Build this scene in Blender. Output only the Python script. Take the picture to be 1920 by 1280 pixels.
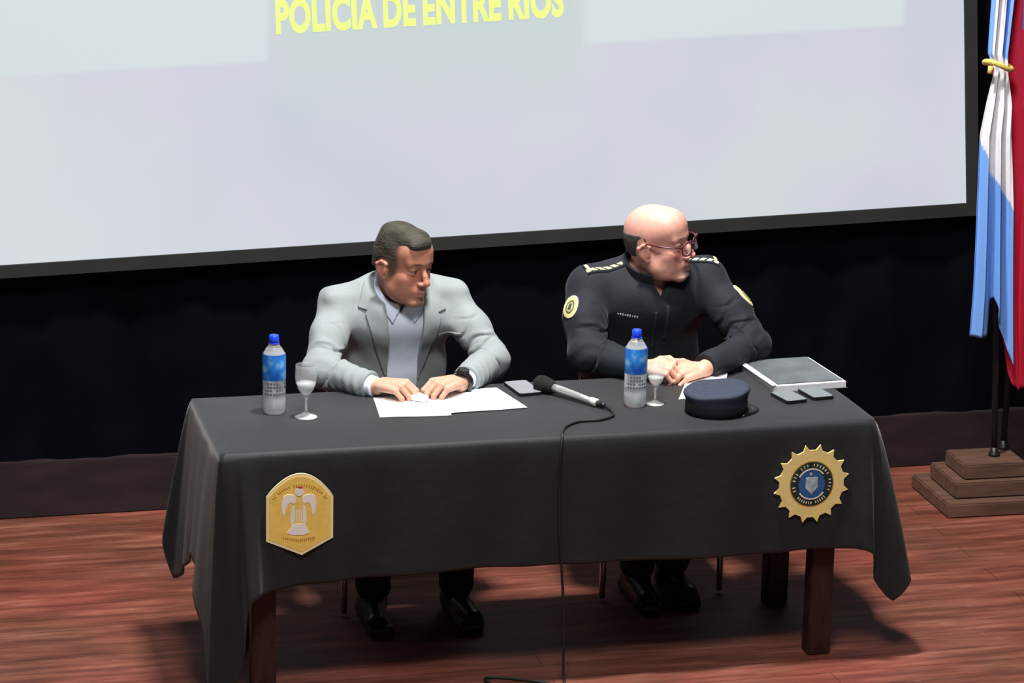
import bpy, bmesh, math, random
import numpy as np
from mathutils import Vector, Matrix, noise

for o in list(bpy.data.objects): bpy.data.objects.remove(o)
S = bpy.context.scene
C = S.collection
random.seed(4)

# ------------------------------------------------------------------ camera
def cam_axes(yaw, pitch, roll):
    f = Vector((math.sin(yaw)*math.cos(pitch), math.cos(yaw)*math.cos(pitch), -math.sin(pitch)))
    r = Vector((math.cos(yaw), -math.sin(yaw), 0)); u = r.cross(f)
    return r*math.cos(roll)+u*math.sin(roll), -r*math.sin(roll)+u*math.cos(roll), f
cd = bpy.data.cameras.new('camera'); cam = bpy.data.objects.new('camera', cd); C.objects.link(cam)
r_, u_, f_ = cam_axes(.24999, .25825, .019938)
cam.matrix_world = Matrix(((r_.x, u_.x, -f_.x, -2.0922), (r_.y, u_.y, -f_.y, -7.6238), (r_.z, u_.z, -f_.z, 3.1379), (0, 0, 0, 1)))
cd.sensor_width = 36; cd.lens = 36*5248/1920; cd.clip_start = .1; cd.clip_end = 60
S.camera = cam

# ------------------------------------------------------------------ light and exposure
S.view_settings.view_transform = 'Standard'; S.view_settings.look = 'None'
S.view_settings.exposure = 0; S.view_settings.gamma = 1
W = bpy.data.worlds.new('world'); S.world = W; W.use_nodes = True
bg = W.node_tree.nodes['Background']; bg.inputs[0].default_value = (.55, .62, .75, 1); bg.inputs[1].default_value = .07
def area(name, loc, target, size, power, col, sy=None):
    l = bpy.data.lights.new(name, 'AREA'); l.energy = power; l.color = col; l.size = size
    if sy: l.shape = 'RECTANGLE'; l.size_y = sy
    o = bpy.data.objects.new(name, l); C.objects.link(o); o.location = loc
    o.rotation_euler = (Vector(target)-Vector(loc)).to_track_quat('-Z', 'Y').to_euler()
    return o
area('stage_light', (.0, .0, 5.2), (0, .1, 0), .45, 380, (1, .97, .93), .35)
area('hall_light', (-1.0, -3.6, 6.2), (0, .6, .8), 1.2, 300, (1, .98, .96))

# ------------------------------------------------------------------ materials
def mat(name, col, rough=.6, metal=0, spec=.5, noise_amt=0, noise_scale=20, bump=0, bump_scale=60, emit=None, alpha=1, trans=0, ior=1.45, sheen=0, attr=False, sss=0, stretch=(1,1,1), coat=0):
    m = bpy.data.materials.new(name); m.use_nodes = True
    nt = m.node_tree; N = nt.nodes; L = nt.links; b = N['Principled BSDF']
    b.inputs['Base Color'].default_value = (*col, 1); b.inputs['Roughness'].default_value = rough
    b.inputs['Metallic'].default_value = metal; b.inputs['Specular IOR Level'].default_value = spec
    b.inputs['Transmission Weight'].default_value = trans; b.inputs['IOR'].default_value = ior
    b.inputs['Alpha'].default_value = alpha; b.inputs['Sheen Weight'].default_value = sheen
    b.inputs['Coat Weight'].default_value = coat
    if sss:
        b.inputs['Subsurface Weight'].default_value = sss; b.inputs['Subsurface Radius'].default_value = (.012, .004, .002)
        b.inputs['Subsurface Scale'].default_value = 1.0
    tc = N.new('ShaderNodeTexCoord'); mp = N.new('ShaderNodeMapping'); mp.inputs['Scale'].default_value = stretch
    L.new(tc.outputs['Object'], mp.inputs[0])
    src = None
    if attr:
        a = N.new('ShaderNodeAttribute'); a.attribute_name = 'Col'; src = a.outputs['Color']
        L.new(src, b.inputs['Base Color'])
    nz = N.new('ShaderNodeTexNoise'); nz.inputs['Scale'].default_value = noise_scale; nz.inputs['Detail'].default_value = 5
    L.new(mp.outputs[0], nz.inputs['Vector'])
    mr = N.new('ShaderNodeMapRange'); mr.inputs[3].default_value = 1-noise_amt; mr.inputs[4].default_value = 1+noise_amt
    mr.inputs[1].default_value = .3; mr.inputs[2].default_value = .7
    L.new(nz.outputs[0], mr.inputs[0])
    mx = N.new('ShaderNodeVectorMath'); mx.operation = 'SCALE'
    if src: L.new(src, mx.inputs[0])
    else: mx.inputs[0].default_value = col
    L.new(mr.outputs[0], mx.inputs['Scale']); L.new(mx.outputs[0], b.inputs['Base Color'])
    if bump:
        n2 = N.new('ShaderNodeTexNoise'); n2.inputs['Scale'].default_value = bump_scale; n2.inputs['Detail'].default_value = 4
        L.new(mp.outputs[0], n2.inputs['Vector'])
        bp = N.new('ShaderNodeBump'); bp.inputs['Strength'].default_value = 1; bp.inputs['Distance'].default_value = bump
        L.new(n2.outputs[0], bp.inputs['Height']); L.new(bp.outputs[0], b.inputs['Normal'])
    if emit:
        b.inputs['Emission Color'].default_value = (*emit[0], 1); b.inputs['Emission Strength'].default_value = emit[1]
    return m

M = {}
M['skin'] = mat('skin', (.6, .35, .27), .5, attr=True, noise_amt=.07, noise_scale=60, bump=.0006, bump_scale=250, sss=.12)
M['cols'] = mat('coloured_fabric', (.5, .5, .5), .8, attr=True, noise_amt=.05, noise_scale=90)
M['blazer'] = mat('grey_wool', (.27, .305, .31), .9, noise_amt=.05, noise_scale=220, bump=.0002, bump_scale=500, sheen=.1)
M['shirt'] = mat('blue_cotton', (.76, .85, .99), .85, noise_amt=.04, noise_scale=40, bump=.0008, bump_scale=45)
M['navy'] = mat('navy_uniform', (.006, .008, .015), .8, noise_amt=.15, noise_scale=30, bump=.001, bump_scale=60, sheen=.05)
M['trouser'] = mat('dark_trouser', (.008, .008, .010), .9, noise_amt=.1)
M['leather'] = mat('black_leather', (.008, .008, .008), .35, noise_amt=.1)
M['hair'] = mat('short_dark_hair', (.042, .036, .026), .7, noise_amt=.45, noise_scale=26, bump=.004, bump_scale=75, stretch=(.5, 1, 2.0))
M['greyhair'] = mat('cropped_grey_hair', (.04, .04, .036), .85, noise_amt=.3, noise_scale=60, bump=.0006, bump_scale=250)
M['white_eye'] = mat('eye', (.5, .45, .42), .2, attr=True)
M['black'] = mat('black_plastic', (.01, .01, .011), .4, noise_amt=.1)
M['blackmatte'] = mat('black_foam', (.008, .008, .009), .95, noise_amt=.2, bump=.001, bump_scale=400)
M['silver'] = mat('silver_metal', (.75, .77, .76), .28, metal=.7, noise_amt=.05)
M['chrome'] = mat('chrome_tube', (.6, .6, .6), .2, metal=1, noise_amt=.05)
M['cloth'] = mat('black_tablecloth', (.0085, .010, .013), .6, spec=.35, noise_amt=.12, noise_scale=7, bump=.0012, bump_scale=18, sheen=.22)
M['wood_red'] = mat('dark_red_wood', (.030, .011, .008), .5, noise_amt=.4, noise_scale=12, stretch=(6, 6, .8), bump=.0005)
M['wood_base'] = mat('brown_wood_base', (.115, .060, .042), .5, noise_amt=.3, noise_scale=9, stretch=(.7, 5, 5), bump=.0006)
M['paper'] = mat('white_paper', (.86, .87, .9), .8, noise_amt=.02, noise_scale=8, bump=.0012, bump_scale=9)
M['glass'] = mat('clear_glass', (1, 1, 1), .03, trans=1, ior=1.45)
M['thinglass'] = mat('thin_glass', (.85, .88, .9), .08, alpha=.13, spec=.9, coat=.5)
M['footglass'] = mat('lit_glass', (.85, .88, .88), .15, trans=.45, ior=1.3)  # whitish base colour stands in for overhead light caught by stem and foot
M['pet'] = mat('clear_plastic', (.95, .98, 1), .12, trans=.85, ior=1.2)
M['water'] = mat('water', (.93, .96, .98), .3, trans=.55, ior=1.15)
M['bluecap'] = mat('blue_cap', (.01, .06, .75), .4, noise_amt=.05)
M['gold'] = mat('gold_cord', (.65, .5, .12), .6, noise_amt=.3, noise_scale=200, bump=.001, bump_scale=300)
M['yellow'] = mat('yellow_patch', (.97, .68, .15), .6, noise_amt=.07, noise_scale=60)
M['paleyellow'] = mat('pale_yellow_star', (.98, .78, .30), .55, noise_amt=.06, noise_scale=60)
M['cream'] = mat('cream_edge', (.97, .85, .50), .6, noise_amt=.03)
M['ochre'] = mat('ochre_marks', (.45, .24, .03), .7, noise_amt=.1)
M['whitepaint'] = mat('white_emblem', (.95, .90, .84), .6, noise_amt=.06)
M['bluepaint'] = mat('blue_emblem', (.03, .13, .34), .5, noise_amt=.1)
M['greenpaint'] = mat('dark_green_emblem', (.015, .035, .033), .5, noise_amt=.2)
M['redpaint'] = mat('red_mark', (.5, .09, .04), .6)
M['phone'] = mat('grey_phone_screen', (.16, .18, .19), .25, noise_amt=.05)
M['phonepale'] = mat('pale_phone', (.24, .235, .27), .35, noise_amt=.05)
M['cover'] = mat('dark_grey_cover', (.10, .115, .12), .5, noise_amt=.25, noise_scale=12)
M['cablem'] = mat('black_cable', (.012, .012, .012), .5, noise_amt=.1)
M['frame_red'] = mat('dark_red_spectacle', (.09, .015, .02), .3, noise_amt=.1)
M['lens'] = mat('clear_lens', (1, .95, .93), .05, alpha=.07, spec=.8)
M['screenborder'] = mat('black_masking', (.016, .018, .018), .85, noise_amt=.15, noise_scale=6)
M['curtain'] = mat('black_curtain', (.0022, .0026, .0045), .95, spec=.05, noise_amt=.35, noise_scale=4, bump=.003, bump_scale=6)

def ramp(nt, fac, stops):
    r = nt.nodes.new('ShaderNodeValToRGB'); e = r.color_ramp.elements
    while len(e) < len(stops): e.new(.5)
    for i, (p, c) in enumerate(stops): e[i].position = p; e[i].color = (*c, 1)
    nt.links.new(fac, r.inputs[0]); return r.outputs[0]
def floor_mat():
    m = bpy.data.materials.new('red_wood_stage_floor'); m.use_nodes = True; nt = m.node_tree; N = nt.nodes; L = nt.links; b = N['Principled BSDF']
    tc = N.new('ShaderNodeTexCoord')
    mp = N.new('ShaderNodeMapping'); mp.inputs['Scale'].default_value = (1.1, 9, 1); L.new(tc.outputs['Object'], mp.inputs[0])
    nz = N.new('ShaderNodeTexNoise'); nz.inputs['Scale'].default_value = 2.2; nz.inputs['Detail'].default_value = 8; nz.inputs['Roughness'].default_value = .62
    L.new(mp.outputs[0], nz.inputs['Vector'])
    c1 = ramp(nt, nz.outputs[0], [(.28, (.062, .017, .011)), (.45, (.135, .038, .023)), (.58, (.205, .064, .040)), (.75, (.33, .135, .092))])
    # large patches, some greyer, some redder
    n2 = N.new('ShaderNodeTexNoise'); n2.inputs['Scale'].default_value = 1.7; n2.inputs['Detail'].default_value = 3; L.new(tc.outputs['Object'], n2.inputs['Vector'])
    c2 = ramp(nt, n2.outputs[0], [(.3, (.74, .92, .95)), (.5, (1, 1, 1)), (.7, (1.12, .90, .97))])
    mx = N.new('ShaderNodeMix'); mx.data_type = 'RGBA'; mx.blend_type = 'MULTIPLY'; mx.inputs[0].default_value = 1
    L.new(c1, mx.inputs[6]); L.new(c2, mx.inputs[7])
    # plank joints along X
    br = N.new('ShaderNodeTexBrick'); br.inputs['Scale'].default_value = 1; br.inputs['Brick Width'].default_value = 1.7; br.inputs['Row Height'].default_value = .115
    br.inputs['Mortar Size'].default_value = .0022; br.inputs['Color1'].default_value = (1, 1, 1, 1); br.inputs['Color2'].default_value = (.86, .84, .84, 1); br.inputs['Mortar'].default_value = (.5, .45, .42, 1)
    L.new(tc.outputs['Object'], br.inputs['Vector'])
    m2 = N.new('ShaderNodeMix'); m2.data_type = 'RGBA'; m2.blend_type = 'MULTIPLY'; m2.inputs[0].default_value = 1
    L.new(mx.outputs[2], m2.inputs[6]); L.new(br.outputs[0], m2.inputs[7])
    # pale wear: scratches and specks
    v = N.new('ShaderNodeTexNoise'); v.inputs['Scale'].default_value = 5; v.inputs['Detail'].default_value = 10; v.inputs['Roughness'].default_value = .75
    mp2 = N.new('ShaderNodeMapping'); mp2.inputs['Scale'].default_value = (1, 3.5, 1); mp2.inputs['Rotation'].default_value = (0, 0, .05); L.new(tc.outputs['Object'], mp2.inputs[0]); L.new(mp2.outputs[0], v.inputs['Vector'])
    w = ramp(nt, v.outputs[0], [(.63, (0, 0, 0)), (.74, (1, 1, 1))])
    m3 = N.new('ShaderNodeMix'); m3.data_type = 'RGBA'; L.new(w, m3.inputs[0]); L.new(m2.outputs[2], m3.inputs[6]); m3.inputs[7].default_value = (.42, .19, .13, 1)
    L.new(m3.outputs[2], b.inputs['Base Color'])
    rr = N.new('ShaderNodeMapRange'); rr.inputs[3].default_value = .42; rr.inputs[4].default_value = .7; L.new(nz.outputs[0], rr.inputs[0]); L.new(rr.outputs[0], b.inputs['Roughness'])
    bp = N.new('ShaderNodeBump'); bp.inputs['Distance'].default_value = .0015; L.new(nz.outputs[0], bp.inputs['Height']); L.new(bp.outputs[0], b.inputs['Normal'])
    b.inputs['Specular IOR Level'].default_value = .35
    return m
M['floor'] = floor_mat()

# ------------------------------------------------------------------ mesh helpers
def link(o, parent=None):
    C.objects.link(o)
    if parent: o.parent = parent
    return o
def from_bm(name, bm, m, parent=None, smooth=False):
    me = bpy.data.meshes.new(name); bmesh.ops.recalc_face_normals(bm, faces=bm.faces); bm.to_mesh(me); bm.free()
    for mm in (m if isinstance(m, list) else [m]): me.materials.append(mm)
    if smooth:
        me.polygons.foreach_set('use_smooth', [True]*len(me.polygons))
    o = bpy.data.objects.new(name, me); return link(o, parent)
def tag(o, label=None, cat=None, group=None, kind=None):
    if label: o['label'] = label
    if cat: o['category'] = cat
    if group: o['group'] = group
    if kind: o['kind'] = kind
    return o
def empty(name, loc=(0, 0, 0), rz=0):
    o = bpy.data.objects.new(name, None); o.location = loc; o.rotation_euler = (0, 0, rz); o.empty_display_size = .1; return link(o)
def box(bm, c, s, R=None, bev=0):
    r = bmesh.ops.create_cube(bm, size=1)
    vs = r['verts']; bmesh.ops.scale(bm, vec=s, verts=vs)
    if bev:
        es = {e for v in vs for e in v.link_edges}
        rr = bmesh.ops.bevel(bm, geom=list(es), offset=bev, segments=2, affect='EDGES')
        vs = list({v for f in rr['faces'] for v in f.verts} | {v for v in vs if v.is_valid})
    if R is not None: bmesh.ops.rotate(bm, verts=vs, cent=(0, 0, 0), matrix=R)
    bmesh.ops.translate(bm, vec=c, verts=vs); return vs
def lathe(bm, prof, seg=32, off=(0, 0, 0), sx=1, sy=1):
    rings = []
    for r, z in prof:
        if r < 1e-6: rings.append([bm.verts.new((off[0], off[1], z+off[2]))])
        else: rings.append([bm.verts.new((off[0]+r*sx*math.cos(2*math.pi*i/seg), off[1]+r*sy*math.sin(2*math.pi*i/seg), z+off[2])) for i in range(seg)])
    for a, b in zip(rings, rings[1:]):
        for i in range(seg):
            j = (i+1) % seg
            if len(a) == 1 and len(b) == 1: continue
            if len(a) == 1: bm.faces.new((a[0], b[i], b[j]))
            elif len(b) == 1: bm.faces.new((a[i], a[j], b[0]))
            else: bm.faces.new((a[i], a[j], b[j], b[i]))
def tube(bm, pts, r, seg=8, rad=None):
    pts = [Vector(p) for p in pts]; prev = None; rings = []
    up = Vector((0, 0, 1))
    for i, p in enumerate(pts):
        t = (pts[min(i+1, len(pts)-1)]-pts[max(i-1, 0)]).normalized()
        if prev is None:
            a = t.cross(up if abs(t.z) < .9 else Vector((1, 0, 0))).normalized()
        else:
            a = (prev-t*prev.dot(t)).normalized()
        prev = a; b = t.cross(a); rr = rad[i] if rad else r
        rings.append([bm.verts.new(p+a*rr*math.cos(2*math.pi*k/seg)+b*rr*math.sin(2*math.pi*k/seg)) for k in range(seg)])
    for a, b in zip(rings, rings[1:]):
        for k in range(seg): bm.faces.new((a[k], a[(k+1) % seg], b[(k+1) % seg], b[k]))
    bm.faces.new(rings[0][::-1]); bm.faces.new(rings[-1])
def spline(pts, n=12):
    pts = [Vector(p) for p in pts]; out = []
    for i in range(len(pts)-1):
        p0 = pts[max(i-1, 0)]; p1 = pts[i]; p2 = pts[i+1]; p3 = pts[min(i+2, len(pts)-1)]
        for k in range(n):
            t = k/n
            out.append(.5*((2*p1)+(p2-p0)*t+(2*p0-5*p1+4*p2-p3)*t*t+(3*p1-p0-3*p2+p3)*t**3))
    out.append(pts[-1]); return out
def prism(bm, poly, y0, y1, tf):
    """extrude a 2-D outline; tf maps (x, z, depth) to a point"""
    a = [bm.verts.new(tf(x, z, y0)) for x, z in poly]; b = [bm.verts.new(tf(x, z, y1)) for x, z in poly]
    n = len(poly); bm.faces.new(a); bm.faces.new(b[::-1])
    for i in range(n): bm.faces.new((a[i], a[(i+1) % n], b[(i+1) % n], b[i]))

# ------------------------------------------------------------------ distance-field modelling for bodies and clothes
A_ = lambda *v: np.array(v, float)
def smin(a, b, k):
    h = np.clip(.5+.5*(b-a)/k, 0, 1); return b*(1-h)+a*h-k*h*(1-h)
def nrm(v): v = np.asarray(v, float); return v/np.linalg.norm(v)
def cap(a, b, ra, rb=None):
    a = A_(*a); b = A_(*b); rb = ra if rb is None else rb; ba = b-a; L = ba@ba+1e-12
    def f(P):
        q = P-a; t = np.clip((q@ba)/L, 0, 1)
        return np.linalg.norm(q-t[:, None]*ba, axis=1)-(ra+(rb-ra)*t)
    return f
def ell(c, r, R=None):
    c = A_(*c); r = A_(*r)
    def f(P):
        q = P-c
        if R is not None: q = q@R
        k0 = np.linalg.norm(q/r, axis=1); k1 = np.linalg.norm(q/(r*r), axis=1)+1e-9
        return k0*(k0-1)/k1
    return f
def rbox(c, h, rad, R=None):
    c = A_(*c); h = A_(*h)-rad
    def f(P):
        q = P-c
        if R is not None: q = q@R
        q = np.abs(q)-h
        return np.linalg.norm(np.maximum(q, 0), axis=1)+np.minimum(q.max(1), 0)-rad
    return f
def chain(pts, rs, k=.006):
    fs = [cap(pts[i], pts[i+1], rs[i], rs[i+1]) for i in range(len(pts)-1)]
    def f(P):
        d = fs[0](P)
        for g in fs[1:]: d = smin(d, g(P), k)
        return d
    return f
def poly2(pts, ax, org=(0, 0, 0)):
    """distance to a 2-D polygon seen along the third axis; ax = (axis u, axis v)"""
    V = np.array(pts, float); U = nrm(ax[0]); W2 = nrm(ax[1]); o = A_(*org)
    def f(P):
        p = np.stack([(P-o)@U, (P-o)@W2], 1)
        d = ((p-V[0])**2).sum(1); s = np.ones(len(p)); n = len(V); j = n-1
        for i in range(n):
            e = V[j]-V[i]; w = p-V[i]
            t = np.clip((w@e)/(e@e), 0, 1); b = w-t[:, None]*e
            d = np.minimum(d, (b**2).sum(1))
            c1 = p[:, 1] >= V[i, 1]; c2 = p[:, 1] < V[j, 1]; c3 = e[0]*w[:, 1] > e[1]*w[:, 0]
            flip = (c1 & c2 & c3) | (~c1 & ~c2 & ~c3)
            s = np.where(flip, -s, s); j = i
        return s*np.sqrt(d)
    return f
def plane(n, p):  # negative on the side the normal points away from
    n = nrm(n); p = A_(*p)
    return lambda P: (P-p)@n
def field(ops):
    def f(P, use=None):
        d = np.ones(len(P))
        for i, (op, g, k) in enumerate(ops):
            if use is not None and not use[i]: continue
            v = g(P)
            if op == 'u': d = smin(d, v, k) if k > 0 else np.minimum(d, v)
            elif op == 's': d = -smin(-d, v, k) if k > 0 else np.maximum(d, -v)
            elif op == 'i': d = -smin(-d, -v, k) if k > 0 else np.maximum(d, v)
            elif op == 'a': d = d+v
        return d
    return f
def mesh_field(name, ops, lo, hi, h, m, parent=None, color=None, B=20):
    F = field(ops); lo = A_(*lo); n = np.ceil((A_(*hi)-lo)/h).astype(int)
    nb = np.ceil(n/B).astype(int)
    bi = np.stack(np.meshgrid(*[np.arange(k) for k in nb], indexing='ij'), -1).reshape(-1, 3)
    cen = lo+(bi*B+B/2)*h; hd = h*(B/2+1)*math.sqrt(3)
    D = [g(cen) for _, g, _ in ops]
    dall = F(cen); act = np.abs(dall) < hd*1.25+.012
    big = (n+8).astype(np.int64)
    loc = np.stack(np.meshgrid(*[np.arange(B+2)]*3, indexing='ij'), -1).reshape(-1, 3)
    vid = []; vpos = []; quads = []
    corners = np.array([(i, j, k) for i in (0, 1) for j in (0, 1) for k in (0, 1)])
    edges = [(a, b) for a in range(8) for b in range(a+1, 8) if abs(corners[a]-corners[b]).sum() == 1]
    for b in np.nonzero(act)[0]:
        use = []
        for i, (op, g, k) in enumerate(ops):
            v = D[i][b]
            use.append({'u': v < hd*1.2+k+.015, 's': v < hd*1.2+k+.015, 'i': v > -(hd*1.2+k+.015), 'a': True}[op])
        i0 = bi[b]*B-1
        P = lo+(i0+loc)*h
        d = F(P, use).reshape(B+2, B+2, B+2)
        neg = d < 0
        if neg.all() or not neg.any(): continue
        m1 = B+1
        cs = np.stack([neg[c[0]:c[0]+m1, c[1]:c[1]+m1, c[2]:c[2]+m1] for c in corners], -1)
        cnt = cs.sum(-1); cells = np.stack(np.nonzero((cnt > 0) & (cnt < 8)), 1)
        dv = np.stack([d[cells[:, 0]+c[0], cells[:, 1]+c[1], cells[:, 2]+c[2]] for c in corners], 1)
        acc = np.zeros((len(cells), 3)); w = np.zeros(len(cells))
        for a, e in edges:
            x = (dv[:, a] < 0) != (dv[:, e] < 0)
            t = dv[:, a]/(dv[:, a]-dv[:, e]+1e-20); t = np.where(x, t, 0)
            p = corners[a]+t[:, None]*(corners[e]-corners[a]); acc += p*x[:, None]; w += x
        gp = cells+i0+1
        vid.append((gp[:, 0]*big[1]+gp[:, 1])*big[2]+gp[:, 2]); vpos.append(lo+(cells+i0+acc/w[:, None])*h)
        for ax in range(3):
            o1, o2 = [(1, 2), (2, 0), (0, 1)][ax]
            s0 = [slice(1, B+1)]*3; s1 = list(s0); s1[ax] = slice(2, B+2)
            n0 = neg[tuple(s0)]; n1 = neg[tuple(s1)]
            E = np.stack(np.nonzero(n0 != n1), 1)
            if not len(E): continue
            sgn = n0[E[:, 0], E[:, 1], E[:, 2]]
            g = E+1+i0+1
            def cid(da, db):
                q = g.copy(); q[:, o1] += da; q[:, o2] += db
                return (q[:, 0]*big[1]+q[:, 1])*big[2]+q[:, 2]
            q = np.stack([cid(-1, -1), cid(0, -1), cid(0, 0), cid(-1, 0)], 1)
            q = np.where(sgn[:, None], q, q[:, ::-1]); quads.append(q)
    if not vid:
        print('EMPTY FIELD', name); return None
    vid = np.concatenate(vid); vpos = np.concatenate(vpos); quads = np.concatenate(quads)
    uid, first = np.unique(vid, return_index=True); vpos = vpos[first]
    idx = np.searchsorted(uid, quads); idx = np.clip(idx, 0, len(uid)-1)
    ok = (uid[idx] == quads).all(1); idx = idx[ok]
    me = bpy.data.meshes.new(name); me.vertices.add(len(vpos)); me.vertices.foreach_set('co', vpos.ravel())
    me.loops.add(idx.size); me.loops.foreach_set('vertex_index', idx.ravel().astype(np.int32))
    me.polygons.add(len(idx)); me.polygons.foreach_set('loop_start', np.arange(len(idx), dtype=np.int32)*4)
    me.polygons.foreach_set('loop_total', np.full(len(idx), 4, np.int32)); me.polygons.foreach_set('use_smooth', np.ones(len(idx), bool))
    me.update(calc_edges=True); me.materials.append(m)
    if color is not None:
        c = color(vpos); a = me.color_attributes.new('Col', 'FLOAT_COLOR', 'POINT')
        a.data.foreach_set('color', np.concatenate([c, np.ones((len(c), 1))], 1).ravel())
    o = bpy.data.objects.new(name, me); link(o, parent)
    return o
def wob(amp, scale, seed, dirs=7):
    rs = np.random.RandomState(seed); K = rs.normal(size=(dirs, 3))*scale; ph = rs.uniform(0, 6.28, dirs)
    return lambda P: amp*np.sin(P@K.T+ph).sum(1)/math.sqrt(dirs)

# ------------------------------------------------------------------ the setting
def struct(name, bm, m): o = from_bm(name, bm, m); o['kind'] = 'structure'; return o
bm = bmesh.new(); box(bm, (0, 0, -.05), (14, 16, .1)); struct('floor', bm, M['floor'])
bm = bmesh.new()   # curtained black wall, gently pleated
nx = 240; ys = lambda x: 1.86+.010*math.sin(x*17)+.007*math.sin(x*41+1)
g = [[bm.verts.new((-6+12*i/nx, ys(-6+12*i/nx), z)) for i in range(nx+1)] for z in (0, 4.5)]
gb = [[bm.verts.new((x, 2.0, z)) for x in (-6, 6)] for z in (0, 4.5)]
for i in range(nx): bm.faces.new((g[0][i], g[0][i+1], g[1][i+1], g[1][i]))
bm.faces.new((gb[0][0], gb[0][1], gb[1][1], gb[1][0]))
wall = struct('wall_back', bm, M['curtain']); wall.data.polygons.foreach_set('use_smooth', [True]*len(wall.data.polygons))
bm = bmesh.new(); box(bm, (0, 1.855, .1), (12, .055, .2), bev=.004)
m_sk = mat('dark_plum_skirting', (.017, .0075, .0095), .7, noise_amt=.4, noise_scale=5, stretch=(1, 1, 3))
struct('baseboard_back', bm, m_sk)

# projection screen: quadrilateral sheet in black masking, with the projected slide
def screen():
    t = empty('projection_screen', (.2, 1.80, .95))
    L0, R0, Rt = (-2.6, .889), (2.035, 1.022), (1.935, 2.31)
    Lt = (-2.6, 2.2); loc = Vector(t.location)
    T = lambda x, z, y: Vector((x, y, z))-loc
    bm = bmesh.new(); prism(bm, [L0, R0, Rt, Lt], 1.795, 1.81, T)
    m = bpy.data.materials.new('projected_slide'); m.use_nodes = True; nt = m.node_tree; N = nt.nodes; L = nt.links; b = N['Principled BSDF']
    tc = N.new('ShaderNodeTexCoord'); sp = N.new('ShaderNodeSeparateXYZ'); L.new(tc.outputs['Object'], sp.inputs[0])
    def mth(op, a, b_=None, c=None):
        n = N.new('ShaderNodeMath'); n.operation = op
        for i, v in enumerate([a, b_, c]):
            if v is None: continue
            if isinstance(v, (int, float)): n.inputs[i].default_value = v
            else: L.new(v, n.inputs[i])
        return n.outputs[0]
    X = mth('ADD', sp.outputs[0], .2); Z = mth('ADD', sp.outputs[2], .95)
    def soft(v, a, b_):
        n = N.new('ShaderNodeMapRange'); n.inputs[1].default_value = a; n.inputs[2].default_value = b_; L.new(v, n.inputs[0]); return n.outputs[0]
    zl = mth('SUBTRACT', Z, mth('MULTIPLY', X, .037))                   # slide is slightly rotated
    left = mth('MULTIPLY', soft(zl, 1.615, 1.63), soft(X, -.56, -.58))
    right = mth('MULTIPLY', mth('MULTIPLY', soft(zl, 1.613, 1.628), soft(X, .54, .56)), soft(X, 1.76, 1.74))
    pan = mth('ADD', left, right)
    nz = N.new('ShaderNodeTexNoise'); nz.inputs['Scale'].default_value = 1.6; nz.inputs['Detail'].default_value = 2; L.new(tc.outputs['Object'], nz.inputs['Vector'])
    c = ramp(nt, nz.outputs[0], [(.35, (.60, .64, .72)), (.5, (.64, .66, .75)), (.65, (.66, .70, .74))])
    lowl = mth('MULTIPLY', soft(mth('ADD', X, mth('MULTIPLY', Z, 1.2)), 1.1, -.7), .9)
    m1 = N.new('ShaderNodeMix'); m1.data_type = 'RGBA'; L.new(lowl, m1.inputs[0]); L.new(c, m1.inputs[6]); m1.inputs[7].default_value = (.72, .76, .80, 1)
    m2 = N.new('ShaderNodeMix'); m2.data_type = 'RGBA'; L.new(pan, m2.inputs[0]); L.new(m1.outputs[2], m2.inputs[6]); m2.inputs[7].default_value = (.68, .75, .785, 1)
    m3 = N.new('ShaderNodeMix'); m3.data_type = 'RGBA'   # greenish middle behind the title
    mid = mth('MULTIPLY', mth('MULTIPLY', soft(X, -.58, -.5), soft(X, .58, .5)), soft(Z, 1.35, 1.7)); L.new(mth('MULTIPLY', mid, .7), m3.inputs[0])
    L.new(m2.outputs[2], m3.inputs[6]); m3.inputs[7].default_value = (.58, .68, .66, 1)
    L.new(m3.outputs[2], b.inputs['Emission Color']); b.inputs['Emission Strength'].default_value = .93
    b.inputs['Base Color'].default_value = (.02, .02, .02, 1); b.inputs['Roughness'].default_value = .9
    sh = from_bm('screen_surface', bm, m, t); sh['label'] = 'pale grey lit projection surface'
    # masking border: bottom and right
    bm = bmesh.new()
    prism(bm, [(-2.6, .845), (2.085, .975), (2.035, 1.022), (-2.6, .889)], 1.785, 1.812, T)
    prism(bm, [(2.085, .975), (1.985, 2.31), (1.935, 2.31), (2.035, 1.022)], 1.785, 1.812, T)
    from_bm('border', bm, M['screenborder'], t)
    # title
    cu = bpy.data.curves.new('title', 'FONT'); cu.body = 'POLIC\u00cdA DE ENTRE R\u00cdOS'; cu.size = .152; cu.offset = .0062; cu.extrude = .001; cu.space_character = 1.06; cu.space_word = .75
    to = bpy.data.objects.new('tmp', cu); C.objects.link(to); bpy.context.view_layer.update()
    me = bpy.data.meshes.new_from_object(to); bpy.data.objects.remove(to)
    xs = [v.co.x for v in me.vertices]; w = max(xs)-min(xs); x0 = min(xs)
    hz = .112/ (cu.size*.73)
    ang = math.atan2(.044, 1.015); k = 1.015/math.cos(ang)/w
    for v in me.vertices:
        x = (v.co.x-x0)*k; z = v.co.y*hz
        v.co = Vector((-.54+x*math.cos(ang)-z*math.sin(ang), 1.793-.001+v.co.z*.5, 1.701+x*math.sin(ang)+z*math.cos(ang)))-loc
    me.materials.clear(); me.materials.append(mat('lime_title', (.1, .1, .02), .8, emit=((.74, .97, .24), 1.0)))
    lo = link(bpy.data.objects.new('lettering', me), t); lo['label'] = 'lime green projected title lettering'
    tag(t, 'large white projection screen with lime green title, on black back wall', 'projection screen')
screen()
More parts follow.
